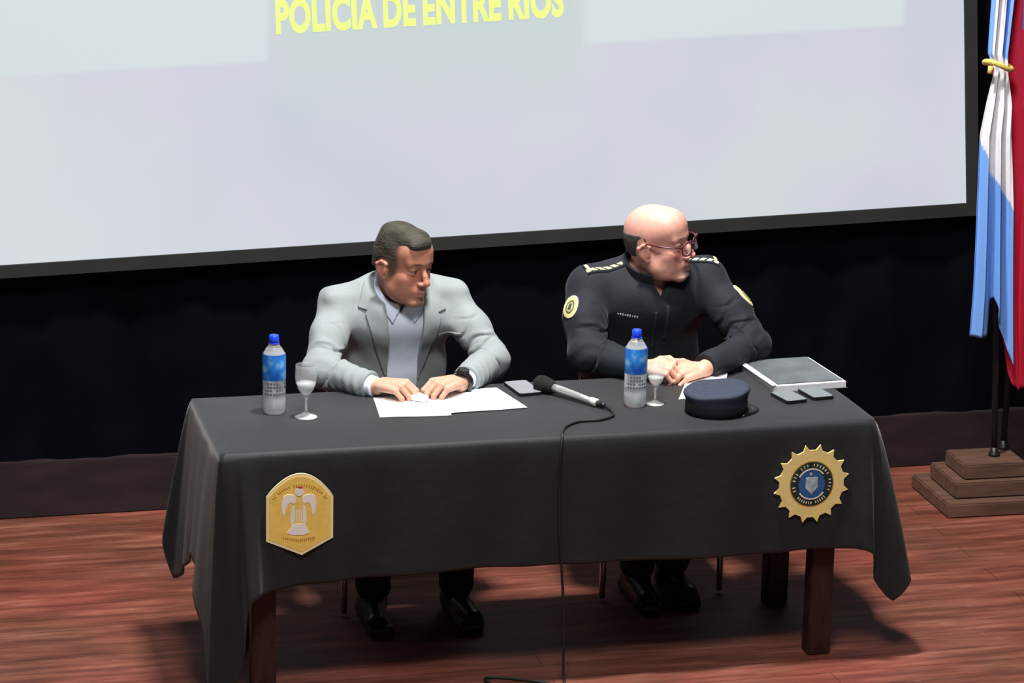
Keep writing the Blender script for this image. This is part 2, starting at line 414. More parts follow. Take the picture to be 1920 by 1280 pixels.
# ------------------------------------------------------------------ table and cloth
def table():
    t = empty('wooden_table', (0, .3, 0))
    bm = bmesh.new(); box(bm, (0, 0, .735), (1.96, .58, .03), bev=.004); from_bm('tabletop', bm, M['wood_red'], t)
    for x in (-.87, .865):
        for y, dx in ((-.235, 0), (.215, .02)):
            bm = bmesh.new(); box(bm, (x+(dx if x > 0 else 0), y, .36), (.072, .062, .72), bev=.004); from_bm('leg', bm, M['wood_red'], t)
    bm = bmesh.new()
    box(bm, (0, -.235, .67), (1.68, .025, .1)); box(bm, (0, .235, .67), (1.68, .025, .1))
    box(bm, (-.87, 0, .67), (.025, .45, .1)); box(bm, (.87, 0, .67), (.025, .45, .1))
    from_bm('apron', bm, M['wood_red'], t)
    tag(t, 'dark reddish wooden table with square legs under the black cloth', 'table')
table()
ZT = .762
def tablecloth():
    # matched pairs: point on the table edge, point on the hem; from back right round the front to back left and along the back
    K = [((.99, .60), (1.06, .62, .40)), ((.995, .42), (1.10, .44, .36)), ((1.0, .25), (1.07, .24, .38)), ((1.0, .10), (1.135, .09, .33)),
         ((1.0, .03), (1.13, .00, .24)), ((.995, .006), (1.062, -.02, .185)), ((.985, .0), (1.0, -.01, .255)), ((.965, .0), (.985, -.035, .345)), ((.93, .0), (.93, -.02, .365)),
         ((.80, 0), (.80, -.010, .366)), ((.60, 0), (.60, -.012, .362)), ((.40, 0), (.41, -.018, .364)), ((.2, 0), (.20, -.01, .368)), ((0, 0), (0, -.016, .372)),
         ((-.2, 0), (-.21, -.01, .375)), ((-.4, 0), (-.40, -.02, .373)), ((-.6, 0), (-.6, -.012, .368)), ((-.78, 0), (-.77, -.012, .358)), ((-.88, 0), (-.865, -.02, .345)),
         ((-.935, 0), (-.93, -.05, .32)), ((-.955, 0), (-.945, -.045, .17)), ((-.975, 0), (-.975, -.045, .08)), ((-.990, .0), (-1.02, -.03, .035)), ((-.998, .008), (-1.045, -.01, .05)),
         ((-1.0, .03), (-1.05, .03, .22)), ((-1.0, .12), (-1.055, .14, .32)), ((-1.0, .24), (-1.04, .27, .37)),
         ((-1.0, .38), (-1.045, .38, .30)), ((-1.0, .50), (-1.045, .49, .235)), ((-1.0, .58), (-1.055, .57, .195)), ((-.999, .60), (-1.085, .60, .30)), ((-.985, .60), (-1.05, .625, .45)),
         ((-.93, .60), (-.95, .63, .56)), ((-.7, .60), (-.7, .625, .645)), ((-.35, .6), (-.35, .615, .66)), ((0, .6), (0, .615, .64)), ((.35, .6), (.35, .615, .66)), ((.7, .6), (.7, .615, .64)), ((.93, .6), (.96, .625, .55))]
    n = len(K); sub = 8; top = []; hem = []
    for i in range(n):
        for k in range(sub):
            t = k/sub
            T1, H1 = K[i]; T2, H2 = K[(i+1) % n]; H0 = K[i-1][1]; H3 = K[(i+2) % n][1]
            top.append(Vector((T1[0]*(1-t)+T2[0]*t, T1[1]*(1-t)+T2[1]*t, ZT)))
            p0, p1, p2, p3 = map(Vector, (H0, H1, H2, H3))
            hm = .5*((2*p1)+(p2-p0)*t+(2*p0-5*p1+4*p2-p3)*t*t+(3*p1-p0-3*p2+p3)*t**3)
            lin = p1.lerp(p2, t); hem.append(lin.lerp(hm, .6))
    m = len(top); rows = 30; bm = bmesh.new(); ring = []
    inner = [Vector((p.x*.985, .3+(p.y-.3)*.95, ZT)) for p in top]
    ring.append([bm.verts.new(p) for p in inner])
    ed = []
    for p in top:                                                     # edge, a little rounded
        ed.append(p+Vector((0, 0, -.003)))
    ring.append([bm.verts.new(p) for p in ed])
    for r in range(1, rows+1):
        v = r/rows; L = []
        for j in range(m):
            T, H = ed[j], hem[j]
            hor = Vector((H.x-T.x, H.y-T.y, 0)); o = (v**.85)
            out = Vector((T.x*.3, (T.y-.3), 0)).normalized()*.007*(1-math.exp(-v*25))
            q = Vector((T.x, T.y, T.z+(H.z-T.z)*v))+hor*o+out
            s = j/m*n
            amp = .0045*v*(1 if abs(T.x) < .9 else 1.8)
            q.y += amp*math.sin(T.x*23+1.2*math.sin(T.x*9)+v*1.5)
            q.x += amp*.9*math.sin(T.y*38+v*1.3)*(1 if abs(T.x) > .9 else 0)
            L.append(bm.verts.new(q))
        ring.append(L)
    for a, b in zip(ring, ring[1:]):
        for j in range(m): bm.faces.new((a[j], a[(j+1) % m], b[(j+1) % m], b[j]))
    bm.faces.new(ring[0])
    bmesh.ops.triangulate(bm, faces=[f for f in bm.faces if len(f.verts) > 4])
    o = from_bm('tablecloth', bm, M['cloth'], None, True)
    md = o.modifiers.new('thick', 'SOLIDIFY'); md.thickness = .0016; md.offset = 1
    tag(o, 'black tablecloth with two yellow emblems, draped over the long table', 'tablecloth')
    return o
cloth = tablecloth()

def cloth_tf(cx, cz, tilt=0, y=-.024):
    ca, sa = math.cos(tilt), math.sin(tilt)
    return lambda x, z, d: Vector((cx+x*ca-z*sa, y-d-.0*z, cz+x*sa+z*ca))
def flat(bm, poly, d0, d1, tf): prism(bm, poly, d0, d1, tf)
def circ(r, n=40, cx=0, cz=0, a0=0, a1=2*math.pi, ky=1): return [(cx+r*math.cos(a0+(a1-a0)*i/n), cz+ky*r*math.sin(a0+(a1-a0)*i/n)) for i in range(n)]
def ring_prism(bm, r0, r1, d0, d1, tf, n=48, ky=1, a0=0, a1=2*math.pi):
    full = abs(a1-a0-2*math.pi) < 1e-6
    c = range(n if full else n)
    for i in c:
        a = a0+(a1-a0)*i/n; b = a0+(a1-a0)*(i+1)/n
        q = [(r0*math.cos(a), ky*r0*math.sin(a)), (r1*math.cos(a), ky*r1*math.sin(a)), (r1*math.cos(b), ky*r1*math.sin(b)), (r0*math.cos(b), ky*r0*math.sin(b))]
        prism(bm, q, d0, d1, tf)
def marks(bm, r, n, a0, a1, d0, d1, tf, h=.008, seed=1, ky=1):
    """tiny worn letter-like strokes along an arc"""
    rd = random.Random(seed)
    for i in range(n):
        a = a0+(a1-a0)*i/(n-1)
        if rd.random() < .12: continue
        c, s = math.cos(a), math.sin(a); w = .0022+rd.random()*.0012; hh = h*(.75+.4*rd.random())
        q = []
        for (p, t) in ((-hh/2, -w/2), (hh/2, -w/2), (hh/2, w/2), (-hh/2, w/2)):
            q.append(((r+p)*c-t*s, ky*((r+p)*s+t*c)))
        prism(bm, q, d0, d1, tf)

def shield_emblem():
    tf = cloth_tf(-.776, .580, -.035, -.021)
    out = [(-.098, .052)]+[(-.098+.196*t, .052+.070*math.sin(math.pi*t)**.85) for t in [i/20 for i in range(1, 20)]]+[(.098, .052), (.102, -.075), (.012, -.126), (-.094, -.082)]
    bm = bmesh.new(); flat(bm, out, 0, .004, tf)
    p = from_bm('shield_emblem', bm, M['cream'], cloth); p['label'] = 'yellow shield emblem with white winged figure'
    bm = bmesh.new(); flat(bm, [(x*.93, z*.93) for x, z in out], .004, .0048, tf); from_bm('shield_field', bm, M['yellow'], p)
    bm = bmesh.new()
    marks(bm, .086, 26, math.radians(152), math.radians(28), .0048, .0056, lambda x, z, d: tf(x, z*.86+.012, d), .010, 3)
    from_bm('emblem_lettering', bm, M['ochre'], p)
    bm = bmesh.new()
    for i in range(17):
        x = -.045+.0056*i; prism(bm, [(x, -.083-.0008*i+.001*abs(i-8)), (x+.003, -.083+.001*abs(i-8)), (x+.003, -.078+.001*abs(i-8)), (x, -.078+.001*abs(i-8))], .0048, .0056, tf)
    from_bm('emblem_lettering', bm, M['ochre'], p)
    bm = bmesh.new()
    flat(bm, circ(.0125, 18, -.002, .066), .0048, .0064, tf)                              # head
    for s in (-1, 1):                                                                    # raised wings
        flat(bm, [(s*x-.002, z) for x, z in [(.008, .052), (.020, .058), (.034, .060), (.046, .054), (.050, .030), (.048, .005), (.042, -.006), (.038, .012), (.032, .030), (.024, .036), (.016, .030), (.010, .036)]], .0048, .0062, tf)
        flat(bm, [(s*x-.002, z) for x, z in [(.012, .026), (.02, .022), (.024, -.02), (.018, -.045), (.013, -.02)]], .0048, .0058, tf)
    flat(bm, [(-.034, -.058), (-.022, -.038), (-.010, -.030), (.008, -.030), (.020, -.038), (.032, -.058), (.012, -.064), (-.014, -.064)], .0048, .0062, tf)
    for i in range(5): flat(bm, [(-.016+i*.007, -.025), (-.0135+i*.007, -.025), (-.0125+i*.007, .012), (-.016+i*.007, .012)], .0048, .0054, tf)
    from_bm('winged_figure', bm, M['whitepaint'], p)
    bm = bmesh.new(); flat(bm, [(-.012, .079), (.009, .077), (.006, .083), (-.006, .084)], .0064, .0072, tf); from_bm('red_crest', bm, M['redpaint'], p)
shield_emblem()
def star_emblem():
    tf = cloth_tf(.792, .578, .0, -.019); n = 16; pts = []
    for i in range(n):
        a = 2*math.pi*(i+.5)/n; pts.append((.1035*math.cos(a-.10), 1.03*.1035*math.sin(a-.10))); pts.append((.121*math.cos(a), 1.03*.121*math.sin(a))); pts.append((.1035*math.cos(a+.10), 1.03*.1035*math.sin(a+.10)))
    bm = bmesh.new(); flat(bm, pts, 0, .005, tf)
    p = from_bm('star_emblem', bm, M['paleyellow'], cloth); p['label'] = 'pale gold sixteen-pointed star emblem with blue centre'
    bm = bmesh.new(); flat(bm, circ(.0705, 48, ky=1.03), .005, .0056, tf); from_bm('emblem_ring', bm, M['ochre'], p)
    bm = bmesh.new(); flat(bm, circ(.067, 48, ky=1.03), .0056, .0062, tf); from_bm('dark_disc', bm, M['greenpaint'], p)
    for n_, a0, a1, sd in ((22, 200, -20, 5), (13, 225, 315, 8)):
        bm = bmesh.new(); marks(bm, .058, n_, math.radians(a0), math.radians(a1), .0062, .0068, tf, .009, sd, 1.03); from_bm('emblem_lettering', bm, M['cream'], p)
    for a0, a1 in ((40, 150), (215, 325)):
        bm = bmesh.new(); ring_prism(bm, .044, .048, .0062, .0070, tf, 24, 1.03, math.radians(a0), math.radians(a1)); from_bm('white_arc', bm, M['whitepaint'], p)
    bm = bmesh.new(); flat(bm, circ(.042, 36, ky=1.03), .0062, .0066, tf); from_bm('blue_disc', bm, M['bluepaint'], p)
    bm = bmesh.new(); flat(bm, [(-.020, .022), (.018, .022), (.019, -.010), (0, -.032), (-.020, -.012)], .0066, .0074, tf); flat(bm, circ(.005, 12, -.004, .032), .0066, .0074, tf)
    from_bm('inner_shield', bm, mat('silver_blue_shield', (.42, .52, .58), .5, noise_amt=.35, noise_scale=50), p)
star_emblem()

# ------------------------------------------------------------------ things on the table
def bottle(x, y, label, group=None):
    t = empty('water_bottle', (x, y, ZT))
    R = .0345
    bm = bmesh.new()
    prof = [(0, .004), (.016, .003), (.028, .0005), (R-.002, .006), (R, .014), (R, .05), (R-.0015, .054), (R, .058), (R, .075), (R-.0015, .079), (R, .083), (R, .178), (.033, .186), (.026, .199), (.0165, .212), (.0135, .217), (.0135, .222), (.0125, .226)]
    lathe(bm, prof, 36); from_bm('body', bm, M['pet'], t, True)
    bm = bmesh.new(); lathe(bm, [(0, .004), (R-.003, .005), (R-.0022, .02), (R-.0022, .186), (.028, .192), (0, .192)], 32)
    from_bm('water', bm, M['water'], t, True)
    bm = bmesh.new(); lathe(bm, [(R+.0006, .108), (R+.0008, .109), (R+.0008, .186), (R+.0006, .187)], 48)
    m = bpy.data.materials.get('blue_label')
    if m is None:
        m = mat('blue_label', (.03, .22, .72), .45); nt = m.node_tree; b = nt.nodes['Principled BSDF']
        v = nt.nodes.new('ShaderNodeTexNoise'); v.inputs['Scale'].default_value = 22; tc = nt.nodes.new('ShaderNodeTexCoord'); nt.links.new(tc.outputs['Object'], v.inputs['Vector'])
        nt.links.new(ramp(nt, v.outputs[0], [(.38, (.015, .12, .62)), (.52, (.03, .27, .80)), (.66, (.30, .60, .92))]), b.inputs['Base Color'])
    from_bm('label', bm, m, t, True)
    bm = bmesh.new(); random.seed(3)                                     # small grey print below the blue label
    for k in range(4):
        for i in range(9):
            a = -2.6+i*.26; z = .096-k*.011
            if random.random() < .25: continue
            p = [(a, z), (a+.17, z), (a+.17, z+.006), (a, z+.006)]
            bm.faces.new([bm.verts.new(((R+.0012)*math.cos(q), (R+.0012)*math.sin(q), w)) for q, w in p])
    from_bm('print', bm, mat('grey_print', (.12, .13, .15), .6), t)
    bm = bmesh.new(); lathe(bm, [(0, .243), (.012, .243), (.0145, .241), (.015, .226), (.015, .219), (.0, .219)], 24)
    lathe(bm, [(.0135, .216), (.0165, .2165), (.0165, .219), (.0135, .2195)], 24)
    from_bm('cap', bm, M['bluecap'], t, True)
    return tag(t, label, 'bottle', group)
bottle(-.779, .398, 'blue-capped water bottle at the left end, beside the suited man')
bottle(.317, .276, 'blue-capped water bottle in front of the uniformed officer')
def glass(x, y, label, s=1):
    t = empty('wine_glass', (x, y, ZT)); t.scale = (s, s, s)
    bm = bmesh.new()
    lathe(bm, [(.006, .060), (.014, .070), (.024, .086), (.031, .106), (.0335, .128), (.0325, .150), (.031, .164)], 40); o = from_bm('bowl', bm, M['thinglass'], t, True)
    md = o.modifiers.new('t', 'SOLIDIFY'); md.thickness = .0012
    bm = bmesh.new(); lathe(bm, [(0, .018), (.0058, .017), (.004, .028), (.0038, .052), (.0062, .0605), (0, .066)], 24); from_bm('stem', bm, M['footglass'], t, True)
    bm = bmesh.new(); lathe(bm, [(0, .0), (.033, .0), (.0345, .0015), (.033, .003), (.018, .008), (.0062, .016), (0, .018)], 40); from_bm('foot', bm, M['footglass'], t, True)
    bm = bmesh.new(); lathe(bm, [(0, .0685), (.0118, .0735), (.0225, .0885), (.0292, .1075), (0, .1075)], 32); from_bm('water', bm, M['water'], t, True)
    return tag(t, label, 'wine glass')
glass(-.693, .335, 'stemmed glass half filled with water, beside the suited man\'s sleeve')
glass(.385, .285, 'small stemmed glass standing behind the officer\'s water bottle', .82)

def sheet(name, corners, label, cat='paper', z=.0018, curl=0, m=None, lift=0):
    bm = bmesh.new(); n = 14; P = [Vector((*c, 0)) for c in corners]; V = []
    for i in range(n+1):
        for j in range(n+1):
            u, v = i/n, j/n
            p = (P[0]*(1-u)+P[1]*u)*(1-v)+(P[3]*(1-u)+P[2]*u)*v
            V.append(bm.verts.new((p.x, p.y, ZT+z+lift*v*v+curl*max(0, u-.6)**2*6*(v)+.0006*math.sin(u*7+v*4))))
    for i in range(n):
        for j in range(n):
            a = i*(n+1)+j; bm.faces.new((V[a], V[a+n+1], V[a+n+2], V[a+1]))
    o = from_bm(name, bm, m or M['paper'], None, True)
    md = o.modifiers.new('t', 'SOLIDIFY'); md.thickness = .0006; md.offset = 1
    return tag(o, label, cat)
sheet('paper_sheet', [(-.478, .283), (-.262, .266), (-.210, .500), (-.455, .500)], 'white paper sheet directly under the suited man\'s hands', z=.003)
sheet('paper_sheet', [(-.262, .286), (-.016, .302), (-.055, .540), (-.260, .515)], 'white paper sheet right of the suited man\'s watch', z=.0045)
sheet('paper_sheet', [(.470, .315), (.615, .33), (.722, .585), (.575, .548)], 'white paper sheet between the officer\'s hands and the cap', z=.002, curl=.0, lift=.014)
# crumpled napkin pinched between the fingers
ops = [('u', ell((-.325, .440, .775), (.028, .018, .012)), 0), ('u', ell((-.315, .427, .772), (.018, .017, .010)), .006), ('a', wob(.0018, 160, 3), 0)]
o = mesh_field('crumpled_tissue', ops, (-.37, .39, .760), (-.27, .48, .80), .0016, M['paper']); tag(o, 'small crumpled white tissue between the suited man\'s fingers', 'tissue')

def slab(name, c, s, rz, parts, label, cat, rad=.012):
    t = empty(name, (c[0], c[1], ZT), rz)
    def rr(w, d, r, n=6):
        out = []
        for cx, cy, a in ((w/2-r, d/2-r, 0), (-w/2+r, d/2-r, 90), (-w/2+r, -d/2+r, 180), (w/2-r, -d/2+r, 270)):
            for i in range(n+1): q = math.radians(a+90*i/n); out.append((cx+r*math.cos(q), cy+r*math.sin(q)))
        return out
    bm = bmesh.new(); prism(bm, rr(s[0], s[1], rad), .001, s[2], lambda x, y, z: Vector((x, y, z))); from_bm('body', bm, parts[0], t)
    bm = bmesh.new(); prism(bm, rr(s[0]*.93, s[1]*.95, rad*.8), s[2], s[2]+.0008, lambda x, y, z: Vector((x, y, z))); from_bm('screen', bm, parts[1], t)
    return tag(t, label, cat)
slab('smartphone', (.022, .508), (.078, .15, .011), .12, (M['black'], M['phonepale']), 'pale grey smartphone lying beside the microphone head', 'phone')
slab('smartphone', (.811, .262), (.074, .115, .012), .17, (M['black'], M['phone']), 'grey smartphone nearer the cap, left of the two below the notebook', 'phone')
slab('smartphone', (.908, .285), (.074, .115, .012), .13, (M['black'], M['phone']), 'grey smartphone nearer the table end, right of the two below the notebook', 'phone')

def notebook():
    t = empty('notebook', (.905, .50, ZT), .06)
    bm = bmesh.new(); box(bm, (0, 0, .011), (.245, .30, .020), bev=.001); pg = from_bm('page_block', bm, M['paper'], t); pg['label'] = 'white page block'
    bm = bmesh.new(); box(bm, (.0, .0, .0008), (.252, .306, .0016)); box(bm, (.004, .004, .0225), (.222, .285, .003), bev=.001); from_bm('cover', bm, M['cover'], t)
    bm = bmesh.new(); box(bm, (-.1235, 0, .0235), (.014, .305, .004), bev=.001); s = from_bm('spine_strip', bm, M['paper'], t); s['label'] = 'white spine strip'
    bm = bmesh.new()
    for i in range(28):
        y = -.14+i*.0104; tube(bm, [(-.119+.006*math.cos(a), y, .0235+.006*math.sin(a)) for a in [k*.6 for k in range(8)]], .0007, 5)
    from_bm('spiral', bm, M['silver'], t)
    tag(t, 'thick white-paged notebook with dark grey cover at the table\'s right end', 'notebook')
notebook()

def microphone():
    a = Vector((.075, .475, ZT+.027)); b = Vector((.208, .262, ZT+.014)); d = (b-a).normalized()
    t = empty('microphone', a)
    Q = d.to_track_quat('Z', 'Y').to_matrix().to_4x4(); L = (b-a).length
    def part(name, prof, m, lab=None):
        bm = bmesh.new(); lathe(bm, prof, 24); bmesh.ops.transform(bm, matrix=Q, verts=bm.verts); o = from_bm(name, bm, m, t, True)
        if lab: o['label'] = lab
        return o
    part('foam_windscreen', [(0, -.028), (.014, -.026), (.024, -.016), (.0275, 0), (.026, .018), (.0225, .038), (.0165, .052), (0, .054)], M['blackmatte'], 'black foam windscreen')
    part('handle', [(0, .045), (.0140, .05), (.0135, .09), (.0115, .16), (.0105, L-.045), (0, L-.045)], M['silver'], 'silver handle')
    part('tail_collar', [(0, L-.046), (.0125, L-.045), (.0130, L-.022), (.0105, L-.018), (0, L-.018)], mat('bright_collar', (.85, .86, .80), .3, metal=.3), 'bright end collar')
    part('plug', [(0, L-.02), (.009, L-.019), (.009, L+.006), (.005, L+.016), (0, L+.016)], M['black'])
    tag(t, 'handheld silver microphone with black foam head, lying at table centre', 'microphone')
microphone()
bm = bmesh.new()
z = ZT+.006
tube(bm, spline([(.216, .250, ZT+.012), (.226, .215, z+.001), (.215, .165, z), (.165, .13, z), (.10, .125, z), (.05, .085, z), (.022, .03, z), (.012, -.004, z), (.004, -.024, .735), (.0, -.027, .65), (.002, -.032, .5), (.010, -.040, .37), (.02, -.045, .2), (.02, -.05, .06), (.02, -.065, .008),
      (.0, -.10, .006), (-.06, -.115, .006), (-.13, -.075, .006), (-.195, -.01, .006), (-.20, .03, .006), (-.16, .03, .006), (-.10, .00, .006), (-.03, -.04, .006), (.03, -.11, .006), (.10, -.22, .006), (.18, -.42, .006)], 10), .0042, 8)
tag(from_bm('microphone_cable', bm, M['cablem'], None, True), 'black microphone cable hanging over the cloth front and looping on the floor', 'cable')

def officer_cap():
    t = empty('uniform_cap', (.543, .165, ZT), .25)
    bm = bmesh.new(); seg = 64; rows = [(.085, .002, 0), (.0875, .004, 0), (.0885, .03, 0), (.091, .046, .3), (.096, .062, 1), (.099, .070, 1), (.0975, .076, 1), (.085, .0795, 1), (.05, .080, 1), (.0, .079, 1)]
    prev = None
    for r, z, k in rows:
        cur = []
        for i in range(seg):
            a = 2*math.pi*i/seg; c, s = math.cos(a), math.sin(a)
            zz = z+k*(.009*c*(r/.1))+.0015*math.sin(a*5+r*60)*(k > 0)
            cur.append(bm.verts.new((1.06*r*c, .98*r*s, zz)) if r > 0 else None)
        if r == 0:
            v = bm.verts.new((0, 0, z)); [bm.faces.new((prev[i], prev[(i+1) % seg], v)) for i in range(seg)]
        else:
            if prev: [bm.faces.new((prev[i], prev[(i+1) % seg], cur[(i+1) % seg], cur[i])) for i in range(seg)]
            prev = cur
    from_bm('crown', bm, mat('navy_cap_cloth', (.028, .038, .065), .8, noise_amt=.12, noise_scale=50, bump=.0006, bump_scale=200), t, True)
    bm = bmesh.new(); lathe(bm, [(.0885, .003), (.0915, .004), (.0918, .036), (.089, .038)], 64, sx=1.06, sy=.98); from_bm('band', bm, mat('black_cap_band', (.006, .006, .009), .9), t, True)
    bm = bmesh.new()                                                      # peak towards the officer's left
    V = []
    for i in range(17):
        a = math.radians(-62+124*i/16); w = math.cos(math.radians(-90+180*i/16))
        V.append([bm.verts.new((1.06*.088*math.cos(a), .98*.088*math.sin(a), .010)), bm.verts.new(((.095+.048*w)*math.cos(a), (.093+.040*w)*math.sin(a)*.98, .0035)),
                  bm.verts.new(((.095+.048*w)*math.cos(a), (.093+.040*w)*math.sin(a)*.98, .0015)), bm.verts.new((1.06*.088*math.cos(a), .98*.088*math.sin(a), .006))])
    for p, q in zip(V, V[1:]):
        for k in range(4): bm.faces.new((p[k], p[(k+1) % 4], q[(k+1) % 4], q[k]))
    bm.faces.new(V[0]); bm.faces.new(V[-1])
    from_bm('peak', bm, M['leather'], t, True)
    tag(t, 'navy blue uniform cap lying on the black cloth before the officer', 'cap')
officer_cap()

# ------------------------------------------------------------------ flag stand
def flag_stand():
    t = empty('flag_stand', (2.0, 1.395, 0), -.03)
    for n_, w, d, z0, z1 in (('lower_step', .42, .38, 0, .052), ('middle_step', .325, .265, .052, .112), ('upper_step', .24, .20, .112, .168)):
        bm = bmesh.new(); box(bm, (0, 0, (z0+z1)/2), (w, d, z1-z0-.001), bev=.005); from_bm(n_, bm, M['wood_base'], t)
    for x, yy in ((.030, .0), (.098, .078)):
        bm = bmesh.new(); lathe(bm, [(0, .167), (.022, .167), (.020, .178), (.015, .183), (.0145, .20), (0, .20)], 20, off=(x, yy, 0)); from_bm('socket', bm, M['black'], t, True)
    tag(t, 'three-tier brown wooden flag stand at the right edge of the stage', 'flag stand')
flag_stand()
def flag(name, px, py, y0, rows, zmin, ztop, cols, label, nf=2.6, lean=0):
    """rows: (z, x_left, x_right) outline of the gathered cloth hanging in deep folds"""
    t = empty(name, (px, py, .19))
    bm = bmesh.new(); tube(bm, [(0, 0, 0), (lean, 0, 2.3)], .011, 12); from_bm('pole', bm, M['blackmatte'], t, True)
    nz, nu = 150, 110
    rr = sorted(rows); Z = [r[0] for r in rr]; V = []; Cc = []
    for i in range(nz):
        for j in range(nu+1):
            u = j/nu; z0 = zmin(u); z = z0+(ztop-z0)*i/(nz-1)
            xl = np.interp(z, Z, [r[1] for r in rr]); xr = np.interp(z, Z, [r[2] for r in rr]); w = xr-xl
            x = xl+w*(u+.02*math.sin(2*math.pi*nf*u))
            y = y0+.017*(math.sin(2*math.pi*nf*u+.5+z*.9)+.5*math.sin(2*math.pi*nf*1.7*u+2-z*1.6))*min(1, w/.12+.1)+.008*math.sin(z*5+u*4)
            V.append((x-px, y-py, z-.19)); Cc.append(cols(u, z))
    F = [(i*(nu+1)+j, i*(nu+1)+j+1, (i+1)*(nu+1)+j+1, (i+1)*(nu+1)+j) for i in range(nz-1) for j in range(nu)]
    me = bpy.data.meshes.new('cloth'); me.from_pydata(V, [], F); me.polygons.foreach_set('use_smooth', [True]*len(F))
    a = me.color_attributes.new('Col', 'FLOAT_COLOR', 'POINT'); a.data.foreach_set('color', np.concatenate([np.array(Cc), np.ones((len(Cc), 1))], 1).ravel())
    me.materials.append(M['cols']); o = link(bpy.data.objects.new('cloth', me), t)
    md = o.modifiers.new('t', 'SOLIDIFY'); md.thickness = .0015
    tag(t, label, 'flag'); return t
BL = (.17, .37, .82); WH = (.80, .80, .84); RD = (.80, .03, .09); PU = (.25, .27, .6)
def c_arg(u, z):
    if z > 1.63: return WH if .12 < u < .62 else BL
    return WH if z > np.interp(u, [0, .3, .78, 1], [1.345, 1.235, 1.15, 1.09]) else BL
flag_a = flag('flag', 2.03, 1.395, 1.355, [(.5, 1.898, 2.058), (.8, 1.898, 2.040), (1.10, 1.891, 2.020), (1.36, 1.888, 1.993), (1.47, 1.904, 1.99), (1.59, 1.925, 1.965), (1.65, 1.896, 1.962), (1.84, 1.893, 1.975), (2.3, 1.94, 2.04)],
     lambda u: float(np.interp(u, [0, .36, .42, .50, 1], [.625, .635, .76, .77, .52])), 2.3, c_arg,
     'sky blue and white flag with gold tie hanging from the wooden stand', 2.6, -.125)
flag('flag', 2.10, 1.470, 1.427, [(.39, 2.12, 2.14), (.46, 2.09, 2.17), (.75, 2.03, 2.19), (1.10, 2.01, 2.19), (1.3, 1.985, 2.17), (1.5, 1.96, 2.14), (1.63, 1.95, 2.12), (1.84, 1.955, 2.10), (2.3, 1.99, 2.13)],
     lambda u: .40+.05*abs(u-.3), 2.3, lambda u, z: PU if (u > .52 and z > 1.72) else RD,
     'deep red flag hanging right of the sky blue and white one', 2.5)
bm = bmesh.new(); tube(bm, [(-.10+.048*math.cos(a), -.04+.042*math.sin(a), 1.420+.006*math.sin(a*2)-.012*math.cos(a)) for a in [k*math.pi/12 for k in range(25)]], .0095, 10)
tube(bm, [(-.138, -.065, 1.42), (-.142, -.07, 1.395)], .009, 10)
from_bm('gold_tie', bm, M['gold'], flag_a, True)

# ------------------------------------------------------------------ chairs
def chair(x, y, label, group):
    t = empty('metal_frame_chair', (x, y, 0))
    bm = bmesh.new(); box(bm, (0, 0, .445), (.40, .40, .035), bev=.012); from_bm('seat', bm, M['blackmatte'], t)
    bm = bmesh.new(); box(bm, (0, .215, .70), (.34, .025, .20), bev=.01); from_bm('backrest', bm, M['blackmatte'], t)
    for sx in (-1, 1):
        bm = bmesh.new(); tube(bm, spline([(sx*.185, -.19, .428), (sx*.197, -.205, .40), (sx*.2, -.21, .012)], 5), .0105, 10); from_bm('leg', bm, M['chrome'], t, True)
        bm = bmesh.new(); tube(bm, spline([(sx*.165, .205, .80), (sx*.185, .205, .45), (sx*.19, .235, .012)], 8), .0105, 10); from_bm('leg', bm, M['chrome'], t, True)
    bm = bmesh.new(); tube(bm, [(-.19, -.19, .422), (.19, -.19, .422), (.19, .2, .425), (-.19, .2, .425), (-.19, -.185, .422)], .009, 8); from_bm('seat_frame', bm, M['chrome'], t, True)
    tag(t, label, 'chair', group); return t
chair(-.315, .86, 'black chair with thin metal legs under the suited man', None)
chair(.535, .84, 'black chair with chrome legs under the uniformed officer', None)

# ------------------------------------------------------------------ people
def frame(yaw, pitch, roll=0):
    """columns: S (the person's left), F (forward), U (up); yaw measured from -Y towards +X"""
    f = A_(math.sin(yaw)*math.cos(pitch), -math.cos(yaw)*math.cos(pitch), -math.sin(pitch))
    s = A_(math.cos(yaw), math.sin(yaw), 0); u = np.cross(s, f)*-1
    if u[2] < 0: u = -u
    s2 = s*math.cos(roll)+u*math.sin(roll); u2 = -s*math.sin(roll)+u*math.cos(roll)
    return np.stack([s2, f, u2], 1)

